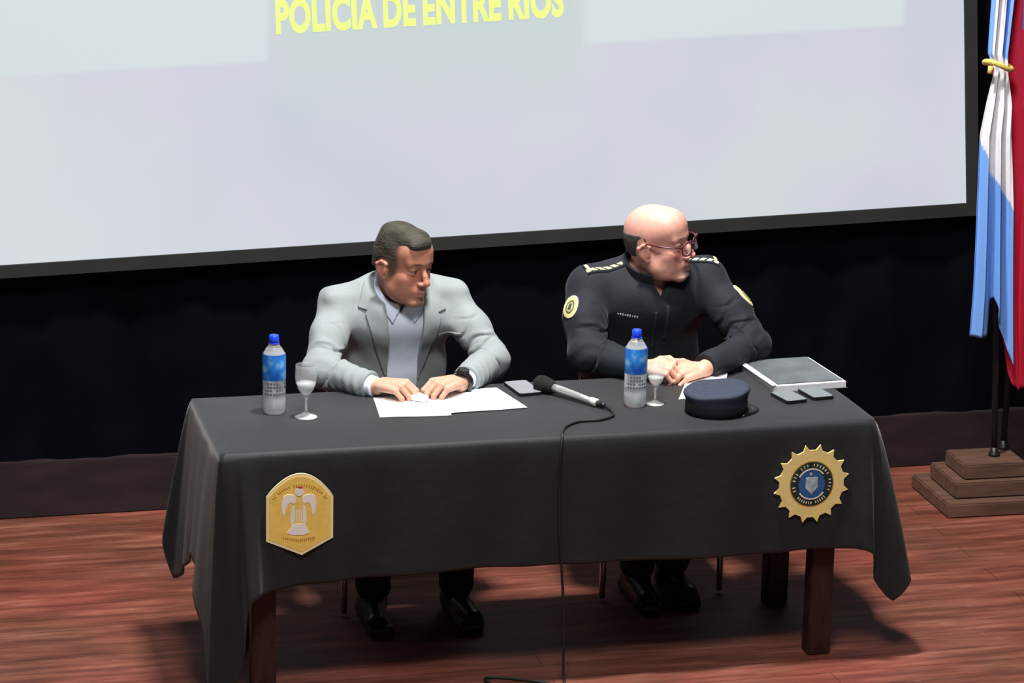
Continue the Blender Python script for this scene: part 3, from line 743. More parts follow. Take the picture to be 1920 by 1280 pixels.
def head_ops(H, R, k=1.0, bald=False, jaw=1.0):
    """H: point between the ears at eye height.  Local axes s (left), f (forward), u (up)."""
    p = lambda s, f, u: tuple(A_(*H)+R@(A_(s, f, u)*k))
    def E(c, r): return ell(p(*c), A_(*r)*k, R)
    o = [('u', E((0, -.008, .036), (.076, .096, .080)), .0),
         ('u', E((0, .030, -.030), (.060, .058, .078)), .022),
         ('u', E((0, -.030, .0), (.070, .070, .06)), .02)]
    for s in (-1, 1):
        o += [('u', chain([A_(*p(s*.060, .0, -.030)), A_(*p(s*.054*jaw, .014, -.068)), A_(*p(s*.018*jaw, .074, -.106))], [.012*k, .014*k, .013*k], .014), .020),
              ('u', E((s*.040, .052, -.026), (.022, .026, .020)), .02), ('u', E((s*.038, .032, -.060), (.026, .042, .040)), .022),
              ('u', cap(p(s*.010, .089, .022), p(s*.044, .074, .022), .009*k, .008*k), .012)]
    o += [('u', cap(p(-.012, .080, -.103), p(.012, .080, -.103), .0155*k), .012),
          ('u', E((0, .050, .052), (.060, .044, .048)), .03),
          ('u', E((0, .078, -.066), (.032, .022, .026)), .016)]
    for s in (-1, 1):      # sockets, lids
        o += [('s', E((s*.032, .101, .002), (.018, .015, .009)), .010),
              ('u', E((s*.032, .0765, .006), (.0150, .0138, .0095)), .003), ('u', E((s*.032, .0755, -.008), (.0140, .0130, .0065)), .003)]
    o += [('u', chain([A_(*p(0, .088, .012)), A_(*p(0, .103, -.014)), A_(*p(0, .113, -.034))], [.0075*k, .0088*k, .0118*k], .006), .007),
          ('u', E((-.0135, .100, -.040), (.0085, .011, .008)), .006), ('u', E((.0135, .100, -.040), (.0085, .011, .008)), .006),
          ('s', cap(p(-.0065, .107, -.050), p(-.0065, .104, -.044), .0028*k), .003), ('s', cap(p(.0065, .107, -.050), p(.0065, .104, -.044), .0028*k), .003),
          ('u', chain([A_(*p(-.023, .086, -.071)), A_(*p(0, .0985, -.066)), A_(*p(.023, .086, -.071))], [.003, .0058, .003], .004), .005),
          ('u', chain([A_(*p(-.020, .085, -.078)), A_(*p(0, .096, -.080)), A_(*p(.020, .085, -.078))], [.003, .0066, .003], .004), .005),
          ('s', chain([A_(*p(-.026, .092, -.0745)), A_(*p(0, .107, -.0725)), A_(*p(.026, .092, -.0745))], [.0012, .0018, .0012], .002), .003),
          ('s', chain([A_(*p(-.02, .098, -.091)), A_(*p(.02, .098, -.091))], [.004, .004], .002), .008)]
    for s in (-1, 1):      # ears
        ear = [A_(*p(s*.074, .004, .004)), A_(*p(s*.084, -.012, .014)), A_(*p(s*.089, -.026, .004)), A_(*p(s*.083, -.023, -.020)), A_(*p(s*.073, -.006, -.040))]
        o += [('u', chain(ear, [.005, .0052, .0055, .005, .0065], .004), .004), ('u', E((s*.076, -.011, -.012), (.0075, .017, .023)), .005),
              ('s', E((s*.0885, -.009, -.007), (.008, .009, .014)), .004)]
    return o

def hand_ops(Wp, fwd, up, thumb, curls, length=1.0, spread=.0):
    """Wp wrist point, fwd along the hand, up = back of hand, thumb = +1/-1 which side of fwd x up; curls per finger"""
    F = nrm(fwd); N = A_(*up); N = nrm(N-F*(N@F)); Sd = np.cross(F, N)*thumb; Wp = A_(*Wp)
    at = lambda f, s, n: Wp+F*f+Sd*s+N*n
    o = []
    base = [(.086, .031, .0), (.090, .0105, .004), (.085, -.0105, .003), (.076, -.030, -.002)]
    seg = [(.043, .026, .020), (.047, .029, .021), (.043, .027, .021), (.034, .021, .018)]
    for (f, s, n), r in zip(base, (.0112, .0115, .0112, .0105)):
        o.append(('u', cap(tuple(at(.004, s*.55, 0)), tuple(at(f*length, s, n)), .0150, r), .006))
    o.append(('u', cap(tuple(at(.03, .0, -.004)), tuple(at(.065, 0, -.005)), .018, .017), .012))
    for i, ((f, s, n), sg, cu) in enumerate(zip(base, seg, curls)):
        q = at(f*length, s, n); pts = [q]; a = 0; r0 = [.0102, .0104, .0100, .0088][i]
        for L, c in zip(sg, cu):
            a += math.radians(c); d = F*math.cos(a)-N*math.sin(a)+Sd*spread*(1.5-i)
            q = q+nrm(d)*L*length; pts.append(q)
        o.append(('u', chain(pts, [r0, r0*.92, r0*.84, r0*.72], .002), .0015))
    return o, F, N, Sd, at
def thumb_ops(at, pts, r=(.0145, .0125, .0115, .0095)):
    return [('u', chain([at(*p) for p in pts], list(r), .003), .007)]

def sdf_copy(ops, extra): return ops+extra

def creases(P, sh, el, wr):
    """sharp fold lines pressed into the sleeves around the bent elbows and in the arm pits"""
    d = np.zeros(len(P))
    for s in (-1, 1):
        a = nrm(sh[s]-el[s]); f = nrm(wr[s]-el[s]); q = P-el[s]; sd = nrm(np.cross(a, f))
        near = np.exp(-np.maximum(0, np.linalg.norm(q-A_(0, 0, .04), axis=1)-.10)**2/.0015)
        x = q@a; y = q@sd; z = q@f
        for t0, tl, A in ((.035, .35, .006), (.070, -.30, .005), (.115, .25, .004), (.165, -.35, .0035)):
            c = x-t0-tl*y*(1 if s > 0 else -1)-.012*np.sin(y*50+t0*90)
            d += near*A*(np.exp(-(c/.006)**2)-.45*np.exp(-((c-.013)/.009)**2))*np.clip((z+.05)/.05, 0, 1)
        for t0, tl, A in ((.045, .4, .005), (.080, -.2, .0045), (.135, .3, .003)):
            c = z-t0-tl*y*(1 if s > 0 else -1)-.010*np.sin(y*60+t0*70)
            d += near*A*(np.exp(-(c/.006)**2)-.45*np.exp(-((c-.012)/.008)**2))*np.clip((.10-x)/.04, 0, 1)
    return d

# ============================================================ the man in the grey blazer
def suited_man():
    H = A_(-.303, .800, 1.112); R = frame(math.radians(33), math.radians(6), math.radians(-3)); k = 1.0
    hl = lambda P: ((P-H)@R)/k
    nb = A_(-.305, .875, 1.01)
    sh = {-1: A_(-.485, .885, .965), 1: A_(-.135, .885, .975)}
    el = {-1: A_(-.585, .690, .808), 1: A_(-.030, .715, .806)}
    wr = {-1: A_(-.440, .520, .792), 1: A_(-.180, .508, .792)}
    hip = {-1: A_(-.41, .985, .55), 1: A_(-.21, .985, .55)}
    kn = {-1: A_(-.455, .60, .545), 1: A_(-.165, .60, .545)}
    an = {-1: A_(-.425, .625, .11), 1: A_(-.160, .60, .11)}
    up = A_(0, 0, 1)
    body = [('u', ell((-.31, .98, .60), (.155, .12, .12)), 0), ('u', ell((-.305, .94, .78), (.145, .105, .16)), .05), ('u', ell((-.305, .905, .92), (.160, .108, .13)), .05),
            ('u', cap(nb+A_(0, .02, -.03), H+R@A_(0, -.022, -.05), .060, .054), .03)]
    for s in (-1, 1):
        body += [('u', cap(nb+A_(s*.03, 0, .005), sh[s], .040, .045), .035), ('u', cap(sh[s], el[s], .048, .040), .02), ('u', cap(el[s], wr[s], .041, .025), .02),
                 ('u', cap(hip[s], kn[s], .082, .056), .03), ('u', cap(kn[s], an[s], .054, .030), .02), ('u', cap(an[s]+A_(0, .02, -.060), an[s]+A_(0, -.13, -.078), .030, .018), .01)]
    body += head_ops(H, R, k, jaw=1.0)
    body += [('u', ell(H+R@A_(0, .02, -.095), (.045, .05, .022), R), .025)]
    # hands: both lie curled on the papers, finger tips towards each other
    h1, F, N, Sd, at1 = hand_ops(wr[-1]+A_(.008, -.004, .010), (.76, -.65, .04), (-.03, -.25, 1), -1, [(42, 48, 30), (45, 50, 32), (48, 52, 34), (50, 52, 34)], .93)
    body += h1+thumb_ops(at1, [(.012, .024, -.006), (.040, .044, -.012), (.070, .046, -.022), (.094, .034, -.028)])
    h2, F2, N2, Sd2, at2 = hand_ops(wr[1]+A_(-.010, -.004, .010), (-.84, -.55, .04), (.03, -.25, 1), 1, [(42, 48, 30), (45, 50, 32), (48, 52, 34), (50, 52, 34)], .93)
    body += h2+thumb_ops(at2, [(.012, .024, -.006), (.040, .044, -.012), (.070, .046, -.022), (.094, .034, -.028)])
    skin = A_(.42, .180, .115); pink = A_(.54, .22, .165)
    def col(P):
        q = hl(P); c = np.tile(skin, (len(P), 1))
        isH = (np.linalg.norm(P-H, axis=1) < .17)
        def m(cen, rad, colr, amt):
            d = np.linalg.norm((q-A_(*cen))/A_(*rad), axis=1); w = np.clip(1.4-d, 0, 1)[:, None]*amt*isH[:, None]
            c[:] = c*(1-w)+A_(*colr)*w
        for s in (-1, 1):
            m((s*.045, .07, -.03), (.025, .03, .022), (.50, .19, .13), .6)
            m((s*.030, .094, .024), (.019, .016, .0042), (.055, .035, .025), 1)    # eyebrow hair
            m((s*.032, .092, .003), (.0125, .012, .0042), (.05, .03, .025), .9)
            m((s*.084, -.01, 0), (.012, .03, .04), (.55, .22, .18), .6)
        m((0, .11, -.035), (.018, .02, .016), (.55, .21, .15), .7)
        m((0, .095, -.074), (.026, .016, .009), (.40, .12, .10), .9)
        m((0, .07, -.10), (.06, .06, .03), (.30, .16, .115), .55)      # stubble
        m((0, .105, -.057), (.025, .012, .007), (.30, .16, .115), .5)
        qs, qf, qu = q[:, 0], q[:, 1], q[:, 2]     # clipped hair on the sides and nape
        w = np.clip((.050-qf-.35*np.maximum(0, .01-qu))/.016, 0, 1)*np.clip((qu+.055+.5*(qf+.02)*(qf > -.02)*1.2)/.045, 0, 1)*isH*(np.abs(qs) < .0795)*((qf > .006) | (qf < -.030) | (qu > .016))
        w = (w*.85)[:, None]; c[:] = c*(1-w)+A_(.060, .045, .034)*w
        hnd = ~isH; c[hnd] = A_(.60, .335, .235)
        nk = isH & (q[:, 2] < -.10); c[nk] = A_(.36, .18, .12)
        return c
    b = mesh_field('person', body, (-.72, .30, 0), (.12, 1.18, 1.30), .0026, M['skin'], None, col)
    tag(b, 'man in light grey blazer and pale blue open-collared shirt, seated at table\'s left half', 'person')
    # hair
    side = poly2([(.106, .082), (.096, .060), (.078, .046), (.058, .046), (.044, .034), (.030, .024), (.0, .024), (-.030, .020), (-.045, .004), (-.060, -.018), (-.13, -.03), (-.14, .18), (.14, .18), (.125, .095)], (R[:, 1], R[:, 2]), H)
    hair = [('u', ell(H+R@A_(0, -.009, .038), A_(.0790, .0985, .083), R), 0), ('u', ell(H+R@A_(0, -.034, .0), A_(.0725, .072, .064), R), .02),
            ('u', ell(H+R@A_(-.004, .034, .088), A_(.054, .060, .038), R), .022), ('u', ell(H+R@A_(0, -.03, .085), A_(.062, .062, .045), R), .02), ('u', ell(H+R@A_(-.012, .076, .082), A_(.042, .022, .017), R), .012), ('a', wob(.0012, 60, 5), 0), ('i', side, .006)]
    mesh_field('hair', hair, H-.19, H+.19, .0024, M['hair'], b)
    for s in (-1, 1):
        bm = bmesh.new(); bmesh.ops.create_uvsphere(bm, u_segments=20, v_segments=14, radius=.0118)
        c = H+R@A_(s*.032, .0785, .0012)
        for v in bm.verts: v.co = v.co+Vector(c)
        o = from_bm('eye', bm, M['white_eye'], b, True); me = o.data
        a = me.color_attributes.new('Col', 'FLOAT_COLOR', 'POINT'); g = c+nrm(R@A_(.15, 1, -.05))*.0118
        for i, v in enumerate(me.vertices):
            d = (Vector(g)-v.co).length; a.data[i].color = (.01, .008, .006, 1) if d < .0055 else (.22, .17, .15, 1)
    # shirt: body of the torso a little inflated, with collar
    fb = -1
    shirt = [('u', ell((-.308, .94, .76), (.158, .125, .20)), 0), ('u', ell((-.305, .900, .925), (.165, .128, .135)), .05), ('u', cap(nb+A_(0, .012, -.035), nb+A_(.006, -.008, .012), .076, .066), .025)]
    for s in (-1, 1):
        shirt += [('u', cap(nb+A_(s*.03, 0, -.002), sh[s], .044, .045), .035), ('u', cap(el[s]+A_(0, 0, -.004), wr[s], .036, .034), .02)]
    sops = shirt+[('a', wob(.0018, 40, 9), 0),
                  ('s', cap(nb+A_(.004, -.022, -.010), H+R@A_(0, .0, -.06), .0615, .064), .004),
                  ('s', lambda P: np.maximum(poly2([(-.310, .955), (-.262, 1.05), (-.345, 1.05)], ((1, 0, 0), (0, 0, 1)))(P), P[:, 1]-.86), .003)]
    # cut the neck opening above the collar, and the cuffs
    sops += [('i', plane((.1, -.35, 1), nb+A_(.0, -.01, .070)), .004)]
    for s in (-1, 1):
        F0 = nrm(wr[s]-el[s]); sops.append(('s', lambda P, F0=F0, w=wr[s], s=s: np.maximum(-((P-w)@F0-(-.004 if s < 0 else -.02)), np.linalg.norm(P-w, axis=1)-.09), .0))
    so = mesh_field('shirt', sops, (-.68, .40, .56), (.08, 1.12, 1.14), .0034, M['shirt'], b)
    so['label'] = 'pale blue open-collared shirt'
    # collar leaves folded down over the shirt
    Sf = field(shirt)
    for pts in ([(-.395, 1.10), (-.350, 1.10), (-.340, 1.03), (-.314, .975), (-.340, .925), (-.372, .975), (-.392, 1.03)],
                [(-.215, 1.09), (-.252, 1.09), (-.262, 1.02), (-.296, .972), (-.268, .925), (-.236, .972), (-.220, 1.02)]):
        pl = poly2(pts, ((1, 0, 0), (0, 0, 1)))
        cp = [('u', lambda P, pl=pl: np.maximum(np.maximum(Sf(P)-.0075, -(Sf(P)+.002)), np.maximum(pl(P), P[:, 1]-.90)), 0),
              ('s', cap(nb+A_(.004, -.022, -.010), H+R@A_(0, .0, -.06), .0615, .064), .003), ('i', plane((.1, -.35, 1), nb+A_(.0, -.01, .078)), .004)]
        mesh_field('collar', cp, (-.44, .66, .88), (-.17, .93, 1.14), .0022, M['shirt'], b)
    # blazer
    J = [('u', ell((-.308, .955, .74), (.185, .150, .22)), 0), ('u', ell((-.305, .905, .915), (.192, .148, .145)), .05), ('u', rbox((-.308, .90, .93), (.200, .085, .055), .045), .06),
         ('u', cap(nb+A_(-.04, .03, -.01), nb+A_(.04, .03, -.01), .062), .03)]
    for s in (-1, 1):
        e2 = el[s]; w2 = wr[s]-nrm(wr[s]-el[s])*.020
        J += [('u', cap(nb+A_(s*.05, .006, -.002), sh[s]+A_(s*.012, 0, .012), .052, .050), .03), ('u', rbox(sh[s]+A_(s*.002, 0, -.006), (.060, .060, .056), .026), .022),
              ('u', chain([sh[s]+A_(s*.008, -.005, -.018), (sh[s]+e2)/2+A_(s*.006, 0, 0), e2], [.062, .056, .056], .03), .024), ('u', cap(e2, w2, .056, .042), .022)]
    def folds(P):   # creases at the elbows and across the upper arms
        d = np.zeros(len(P))
        for s in (-1, 1):
            w = np.exp(-(np.linalg.norm(P-(el[s]+A_(0, 0, .03)), axis=1)/.09)**2)
            dr = nrm(sh[s]-el[s]); d += .0042*w*np.clip(np.sin((P-el[s])@dr*95+np.sin(P[:, 0]*45)*1.5+s), -.2, 1)*(.5+.5*np.sin(P[:, 1]*60+P[:, 0]*40+1))
            F0 = nrm(wr[s]-el[s]); t = (P-el[s])@F0
            d += .0016*np.exp(-((t-.16)/.07)**2)*np.sin(t*190+P[:, 2]*60)*(np.linalg.norm(P-wr[s], axis=1) < .16)
        d += creases(P, sh, el, wr)
        return d
    Jb = J+[('a', wob(.0022, 38, 21), 0), ('a', folds, 0)]
    Jf = field(Jb)
    XZ = ((1, 0, 0), (0, 0, 1))
    vee = poly2([(-.366, 1.12), (-.368, 1.045), (-.360, .97), (-.350, .88), (-.347, .62), (-.249, .62), (-.247, .80), (-.240, .90), (-.236, 1.0), (-.238, 1.12)], XZ)
    front = lambda P: P[:, 1]-.875
    lapL = poly2([(-.385, 1.10), (-.425, 1.03), (-.445, .975), (-.418, .968), (-.424, .955), (-.400, .87), (-.368, .775), (-.340, .70), (-.345, .9), (-.36, 1.05)], XZ)
    lapR = poly2([(-.222, 1.10), (-.185, 1.03), (-.160, .960), (-.190, .952), (-.178, .940), (-.195, .87), (-.225, .78), (-.256, .70), (-.250, .9), (-.236, 1.04)], XZ)
    neckcut = cap(nb+A_(.002, -.030, -.02), H+R@A_(0, .0, -.04), .077, .088)
    notch = lambda P: np.maximum(vee(P), front(P))
    def cuff(s):
        F0 = nrm(wr[s]-el[s]); off = -.026 if s < 0 else -.050
        return lambda P: np.maximum(-((P-wr[s])@F0-off), np.linalg.norm(P-wr[s], axis=1)-.10)
    common = [('s', neckcut, .004), ('s', notch, .003), ('s', cuff(-1), .002), ('s', cuff(1), .002)]
    # pocket welt line and front edge below lapels
    jo = Jb+common
    jk = mesh_field('blazer', jo, (-.76, .40, .52), (.16, 1.16, 1.12), .0034, M['blazer'], b)
    jk['label'] = 'light grey blazer'
    for nm, lp in (('lapel', lapL), ('lapel', lapR)):
        lo_ = [('u', lambda P, lp=lp: np.maximum(np.maximum(Jf(P)-.0062, -(Jf(P)+.002)), np.maximum(lp(P), front(P)+.02)), 0)]+common[:2]
        mesh_field(nm, lo_, (-.48, .62, .66), (-.13, .90, 1.12), .0022, M['blazer'], b)
    pk = poly2([(-.185, .868), (-.120, .880), (-.120, .890), (-.185, .879)], XZ)
    mesh_field('breast_pocket', [('u', lambda P: np.maximum(np.maximum(Jf(P)-.0035, -(Jf(P)+.002)), np.maximum(pk(P), front(P)+.02)), 0)], (-.22, .62, .84), (-.08, .90, .92), .0022, M['blazer'], b)
    # trousers and shoes
    T = [('u', ell((-.31, .98, .585), (.175, .135, .115)), 0)]
    for s in (-1, 1): T += [('u', cap(hip[s], kn[s], .092, .072), .03), ('u', cap(kn[s], an[s]+A_(0, 0, -.0), .069, .056), .02)]
    T += [('a', wob(.002, 40, 6), 0), ('i', plane((0, 0, -1), (0, 0, .075)), .003)]
    mesh_field('trousers', T, (-.60, .44, .05), (.0, 1.16, .75), .0045, M['trouser'], b)
    for s in (-1, 1):
        a = an[s]
        so_ = [('u', cap((a[0], a[1]+.035, .048), (a[0]+s*.02, a[1]-.15, .036), .044, .034), 0), ('u', rbox((a[0]+s*.008, a[1]-.055, .018), (.040, .140, .016), .012), .02), ('u', cap((a[0], a[1]+.01, .05), (a[0], a[1]+.005, .10), .045, .042), .02), ('i', plane((0, 0, -1), (0, 0, .004)), 0)]
        mesh_field('shoe', so_, (a[0]-.12, a[1]-.26, -.01), (a[0]+.12, a[1]+.14, .17), .004, M['leather'], b)
    # wristwatch on his left wrist
    Fw = nrm(el[1]-wr[1]); c = wr[1]+Fw*.012+A_(0, 0, .004); Nw = nrm(A_(-.15, -.55, 1)-Fw*(A_(-.15, -.55, 1)@Fw)); Sw = np.cross(Fw, Nw)
    Mw = Matrix(((Sw[0], Nw[0], Fw[0], c[0]), (Sw[1], Nw[1], Fw[1], c[1]), (Sw[2], Nw[2], Fw[2], c[2]), (0, 0, 0, 1)))
    bm = bmesh.new(); prof = [(.0335, -.010), (.0355, -.010), (.0355, .010), (.0335, .010)]
    seg = 36
    rg = [[bm.verts.new((r*1.05*math.cos(2*math.pi*i/seg), r*.98*math.sin(2*math.pi*i/seg), z)) for i in range(seg)] for r, z in prof+[prof[0]]]
    for p, q in zip(rg, rg[1:]):
        for i in range(seg): bm.faces.new((p[i], p[(i+1) % seg], q[(i+1) % seg], q[i]))
    bmesh.ops.transform(bm, matrix=Mw, verts=bm.verts); w = from_bm('wristwatch', bm, M['leather'], b, True); w['label'] = 'dark wristwatch'
    bm = bmesh.new(); r = bmesh.ops.create_cone(bm, cap_ends=True, segments=28, radius1=.020, radius2=.018, depth=.009)
    bmesh.ops.rotate(bm, verts=bm.verts, cent=(0, 0, 0), matrix=Matrix.Rotation(-math.pi/2, 3, 'X')); bmesh.ops.translate(bm, vec=(0, .038, 0), verts=bm.verts); bmesh.ops.transform(bm, matrix=Mw, verts=bm.verts)
    from_bm('watch_case', bm, M['black'], w)
    return b
suited_man()

# ============================================================ the officer
def officer():
    H = A_(.539, .815, 1.150); R = frame(math.radians(52), math.radians(-2), math.radians(7)); k = 1.05
    hl = lambda P: ((P-H)@R)/k
    nb = A_(.530, .885, 1.03)
    sh = {-1: A_(.340, .885, .995), 1: A_(.720, .885, 1.005)}
    el = {-1: A_(.285, .705, .820), 1: A_(.835, .700, .822)}
    wr = {-1: A_(.420, .545, .800), 1: A_(.615, .525, .796)}
    hip = {-1: A_(.43, .985, .55), 1: A_(.64, .985, .55)}
    kn = {-1: A_(.42, .60, .545), 1: A_(.64, .60, .545)}
    an = {-1: A_(.460, .66, .11), 1: A_(.585, .68, .11)}
    body = [('u', ell((.53, .98, .60), (.17, .13, .12)), 0), ('u', ell((.53, .93, .78), (.165, .125, .17)), .05), ('u', ell((.53, .905, .94), (.175, .118, .13)), .05),
            ('u', cap(nb+A_(0, .02, -.03), H+R@A_(0, -.020, -.05), .066, .060), .03)]
    for s in (-1, 1):
        body += [('u', cap(nb+A_(s*.03, 0, .005), sh[s], .042, .048), .035), ('u', cap(sh[s], el[s], .052, .044), .02), ('u', cap(el[s], wr[s], .044, .027), .02),
                 ('u', cap(hip[s], kn[s], .088, .060), .03), ('u', cap(kn[s], an[s], .056, .030), .02), ('u', cap(an[s]+A_(0, .02, -.060), an[s]+A_(0, -.13, -.078), .030, .018), .01)]
    body += head_ops(H, R, k, bald=True, jaw=1.05)
    body += [('u', ell(H+R@A_(0, .02, -.095), (.052, .055, .026), R), .028)]
    h1, F, N, Sd, at1 = hand_ops(wr[-1]+A_(.010, -.008, .010), (.84, -.52, .02), (-.05, -.40, 1), -1, [(50, 60, 35), (52, 60, 38), (54, 60, 38), (56, 60, 38)], .93)
    body += h1+thumb_ops(at1, [(.012, .022, -.006), (.038, .040, .004), (.066, .040, .010), (.088, .026, .010)])
    h2, F2, N2, Sd2, at2 = hand_ops(wr[1]+A_(-.010, -.002, .002), (-.90, -.36, .0), (.02, -.45, 1), 1, [(38, 50, 30), (42, 52, 32), (46, 54, 34), (50, 56, 34)], .95)
    body += h2+thumb_ops(at2, [(.012, .024, -.004), (.040, .042, .004), (.068, .044, .008), (.090, .034, .006)])
    def col(P):
        q = hl(P); c = np.tile(A_(.66, .33, .26), (len(P), 1)); isH = (np.linalg.norm(P-H, axis=1) < .18)
        def m(cen, rad, colr, amt):
            d = np.linalg.norm((q-A_(*cen))/A_(*rad), axis=1); w = np.clip(1.4-d, 0, 1)[:, None]*amt*isH[:, None]; c[:] = c*(1-w)+A_(*colr)*w
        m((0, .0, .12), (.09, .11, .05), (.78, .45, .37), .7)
        for s in (-1, 1):
            m((s*.045, .07, -.03), (.030, .03, .026), (.60, .23, .20), .7)
            m((s*.030, .094, .024), (.018, .014, .0035), (.22, .11, .08), .8)
            m((s*.032, .092, .003), (.0125, .012, .0042), (.10, .04, .035), .8)
        m((0, .11, -.035), (.016, .02, .014), (.68, .33, .30), .7)
        m((0, .095, -.074), (.026, .016, .009), (.42, .11, .10), .9)
        m((0, .09, -.100), (.030, .03, .018), (.70, .50, .46), .6)          # greying chin beard
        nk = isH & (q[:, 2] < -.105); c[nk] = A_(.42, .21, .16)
        hnd = ~isH; c[hnd] = A_(.72, .40, .29)
        return c
    b = mesh_field('person', body, (.10, .30, 0), (1.02, 1.18, 1.32), .0026, M['skin'], None, col)
    tag(b, 'bald man in glasses and dark navy police uniform, seated with clasped hands', 'person')
    side = poly2([(-.002, .012), (-.006, .034), (-.030, .042), (-.07, .040), (-.13, .035), (-.13, -.075), (-.052, -.062), (-.044, -.01), (-.034, .026), (-.018, .036)], (R[:, 1], R[:, 2]), H)
    hair = [('u', ell(H+R@A_(0, -.008, .036)*k, A_(.0775, .0978, .0818)*k, R), 0), ('u', ell(H+R@A_(0, -.030, 0)*k, A_(.0720, .0725, .062)*k, R), .02), ('a', wob(.0004, 120, 5), 0), ('i', side, .004)]
    mesh_field('cropped_hair', hair, H-.18, H+.18, .0024, M['greyhair'], b)
    for s in (-1, 1):
        bm = bmesh.new(); bmesh.ops.create_uvsphere(bm, u_segments=20, v_segments=14, radius=.0118)
        c = H+R@(A_(s*.032, .0785, .0012)*k)
        for v in bm.verts: v.co = v.co+Vector(c)
        o = from_bm('eye', bm, M['white_eye'], b, True); me = o.data
        a = me.color_attributes.new('Col', 'FLOAT_COLOR', 'POINT'); g = c+nrm(R@A_(.15, 1, -.05))*.0118
        for i, v in enumerate(me.vertices):
            d = (Vector(g)-v.co).length; a.data[i].color = (.01, .008, .006, 1) if d < .0055 else (.22, .17, .15, 1)
    # glasses
    hp = lambda s, f, u: Vector(H+R@(A_(s, f, u)*k))
    bm = bmesh.new()
    for s in (-1, 1):
        loop = [hp(s*(.034+.028*math.copysign(abs(math.cos(a))**.7, math.cos(a))), .118-.012*abs(math.cos(a))*(1 if math.cos(a) > 0 else .2), -.003+.0205*math.copysign(abs(math.sin(a))**.7, math.sin(a))) for a in [i*2*math.pi/28 for i in range(29)]]
        tube(bm, loop, .0028, 8)
        tube(bm, [hp(s*.062, .107, .006), hp(s*.078, .088, .009), hp(s*.0845, .04, .013), hp(s*.0835, .0, .018), hp(s*.084, -.014, .008)], .0028, 8)
    tube(bm, [hp(-.008, .1185, .004), hp(0, .121, .006), hp(.008, .1185, .004)], .002, 8)
    gl = from_bm('glasses', bm, M['frame_red'], b, True); gl['label'] = 'dark red framed glasses'
    bm = bmesh.new()
    for s in (-1, 1):
        vs = [bm.verts.new(hp(s*(.034+.0262*math.copysign(abs(math.cos(a))**.7, math.cos(a))), .118-.012*abs(math.cos(a))*(1 if math.cos(a) > 0 else .2), -.003+.0197*math.copysign(abs(math.sin(a))**.7, math.sin(a)))) for a in [i*2*math.pi/28 for i in range(28)]]
        bm.faces.new(vs)
    bmesh.ops.triangulate(bm, faces=bm.faces); bmesh.ops.solidify(bm, geom=list(bm.faces), thickness=.0012)
    from_bm('lenses', bm, M['lens'], gl, True)
    # navy uniform jacket
    J = [('u', ell((.53, .955, .75), (.205, .165, .23)), 0), ('u', ell((.53, .905, .935), (.215, .150, .150)), .05),
         ('u', cap(nb+A_(0, .015, -.03), nb+A_(.006, -.005, .028), .086, .080), .03)]
    for s in (-1, 1):
        w2 = wr[s]-nrm(wr[s]-el[s])*.0
        J += [('u', cap(nb+A_(s*.05, .006, -.004), sh[s]+A_(s*.01, 0, .01), .054, .056), .035), ('u', ell(sh[s]+A_(s*.0, -.005, -.012), (.072, .072, .070)), .03),
              ('u', chain([sh[s]+A_(s*.010, -.01, -.02), (sh[s]+el[s])/2+A_(s*.014, 0, 0), el[s]], [.068, .065, .062], .03), .03), ('u', cap(el[s], w2, .060, .044), .022)]
    def folds(P):
        d = np.zeros(len(P))
        for s in (-1, 1):
            w = np.exp(-(np.linalg.norm(P-(el[s]+A_(0, 0, .03)), axis=1)/.10)**2)
            d += .0050*w*np.clip(np.sin((P-el[s])@nrm(sh[s]-el[s])*85+np.sin(P[:, 0]*40)*1.5+s), -.3, 1)*(.55+.45*np.sin(P[:, 1]*55+P[:, 0]*35))
        d += creases(P, sh, el, wr)
        return d
    Jb = J+[('a', wob(.0028, 34, 31), 0), ('a', folds, 0)]; Jf = field(Jb)
    neckcut = cap(nb+A_(.004, -.030, .012), H+R@A_(0, .0, -.02), .072, .094)
    neckv = poly2([(.548, .968), (.625, 1.14), (.465, 1.14)], ((1, 0, 0), (0, 0, 1)))
    front = lambda P: P[:, 1]-.85
    def cuff(s):
        F0 = nrm(wr[s]-el[s]); return lambda P: np.maximum(-((P-wr[s])@F0-(-.018)), np.linalg.norm(P-wr[s], axis=1)-.11)
    nv = lambda P: np.maximum(neckv(P), front(P))
    common = [('s', neckcut, .004), ('s', nv, .005), ('s', cuff(-1), .002), ('s', cuff(1), .002), ('i', plane((.0, -.25, 1), nb+A_(0, 0, .085)), .006)]
    jk = mesh_field('uniform_jacket', Jb+common, (.08, .40, .52), (1.04, 1.20, 1.16), .0034, M['navy'], b)
    jk['label'] = 'dark navy uniform jacket'
    def layer(name, region, th, m, lo, hi, h=.002, color=None, parent=b, extra=[]):
        return mesh_field(name, [('u', lambda P: np.maximum(np.maximum(Jf(P)-th, -(Jf(P)+.0015)), region(P)), 0)]+extra, lo, hi, h, m, parent, color)
    # stand collar at the back of the neck
    cops = [('u', lambda P: np.abs(cap(nb+A_(.004, -.012, .0), H+R@A_(0, -.01, -.03), .086, .090)(P))-.005, 0), ('i', plane((0, -.45, 1), nb+A_(0, 0, .075)), .004), ('i', plane((0, .30, -1), nb+A_(0, 0, .0)), .004), ('s', nv, .004)]
    mesh_field('stand_collar', cops, (.38, .72, .96), (.70, 1.04, 1.18), .0026, M['navy'], b)
    # sleeve patches
    Y1 = A_(.72, .62, .24); K1 = A_(.03, .03, .02)
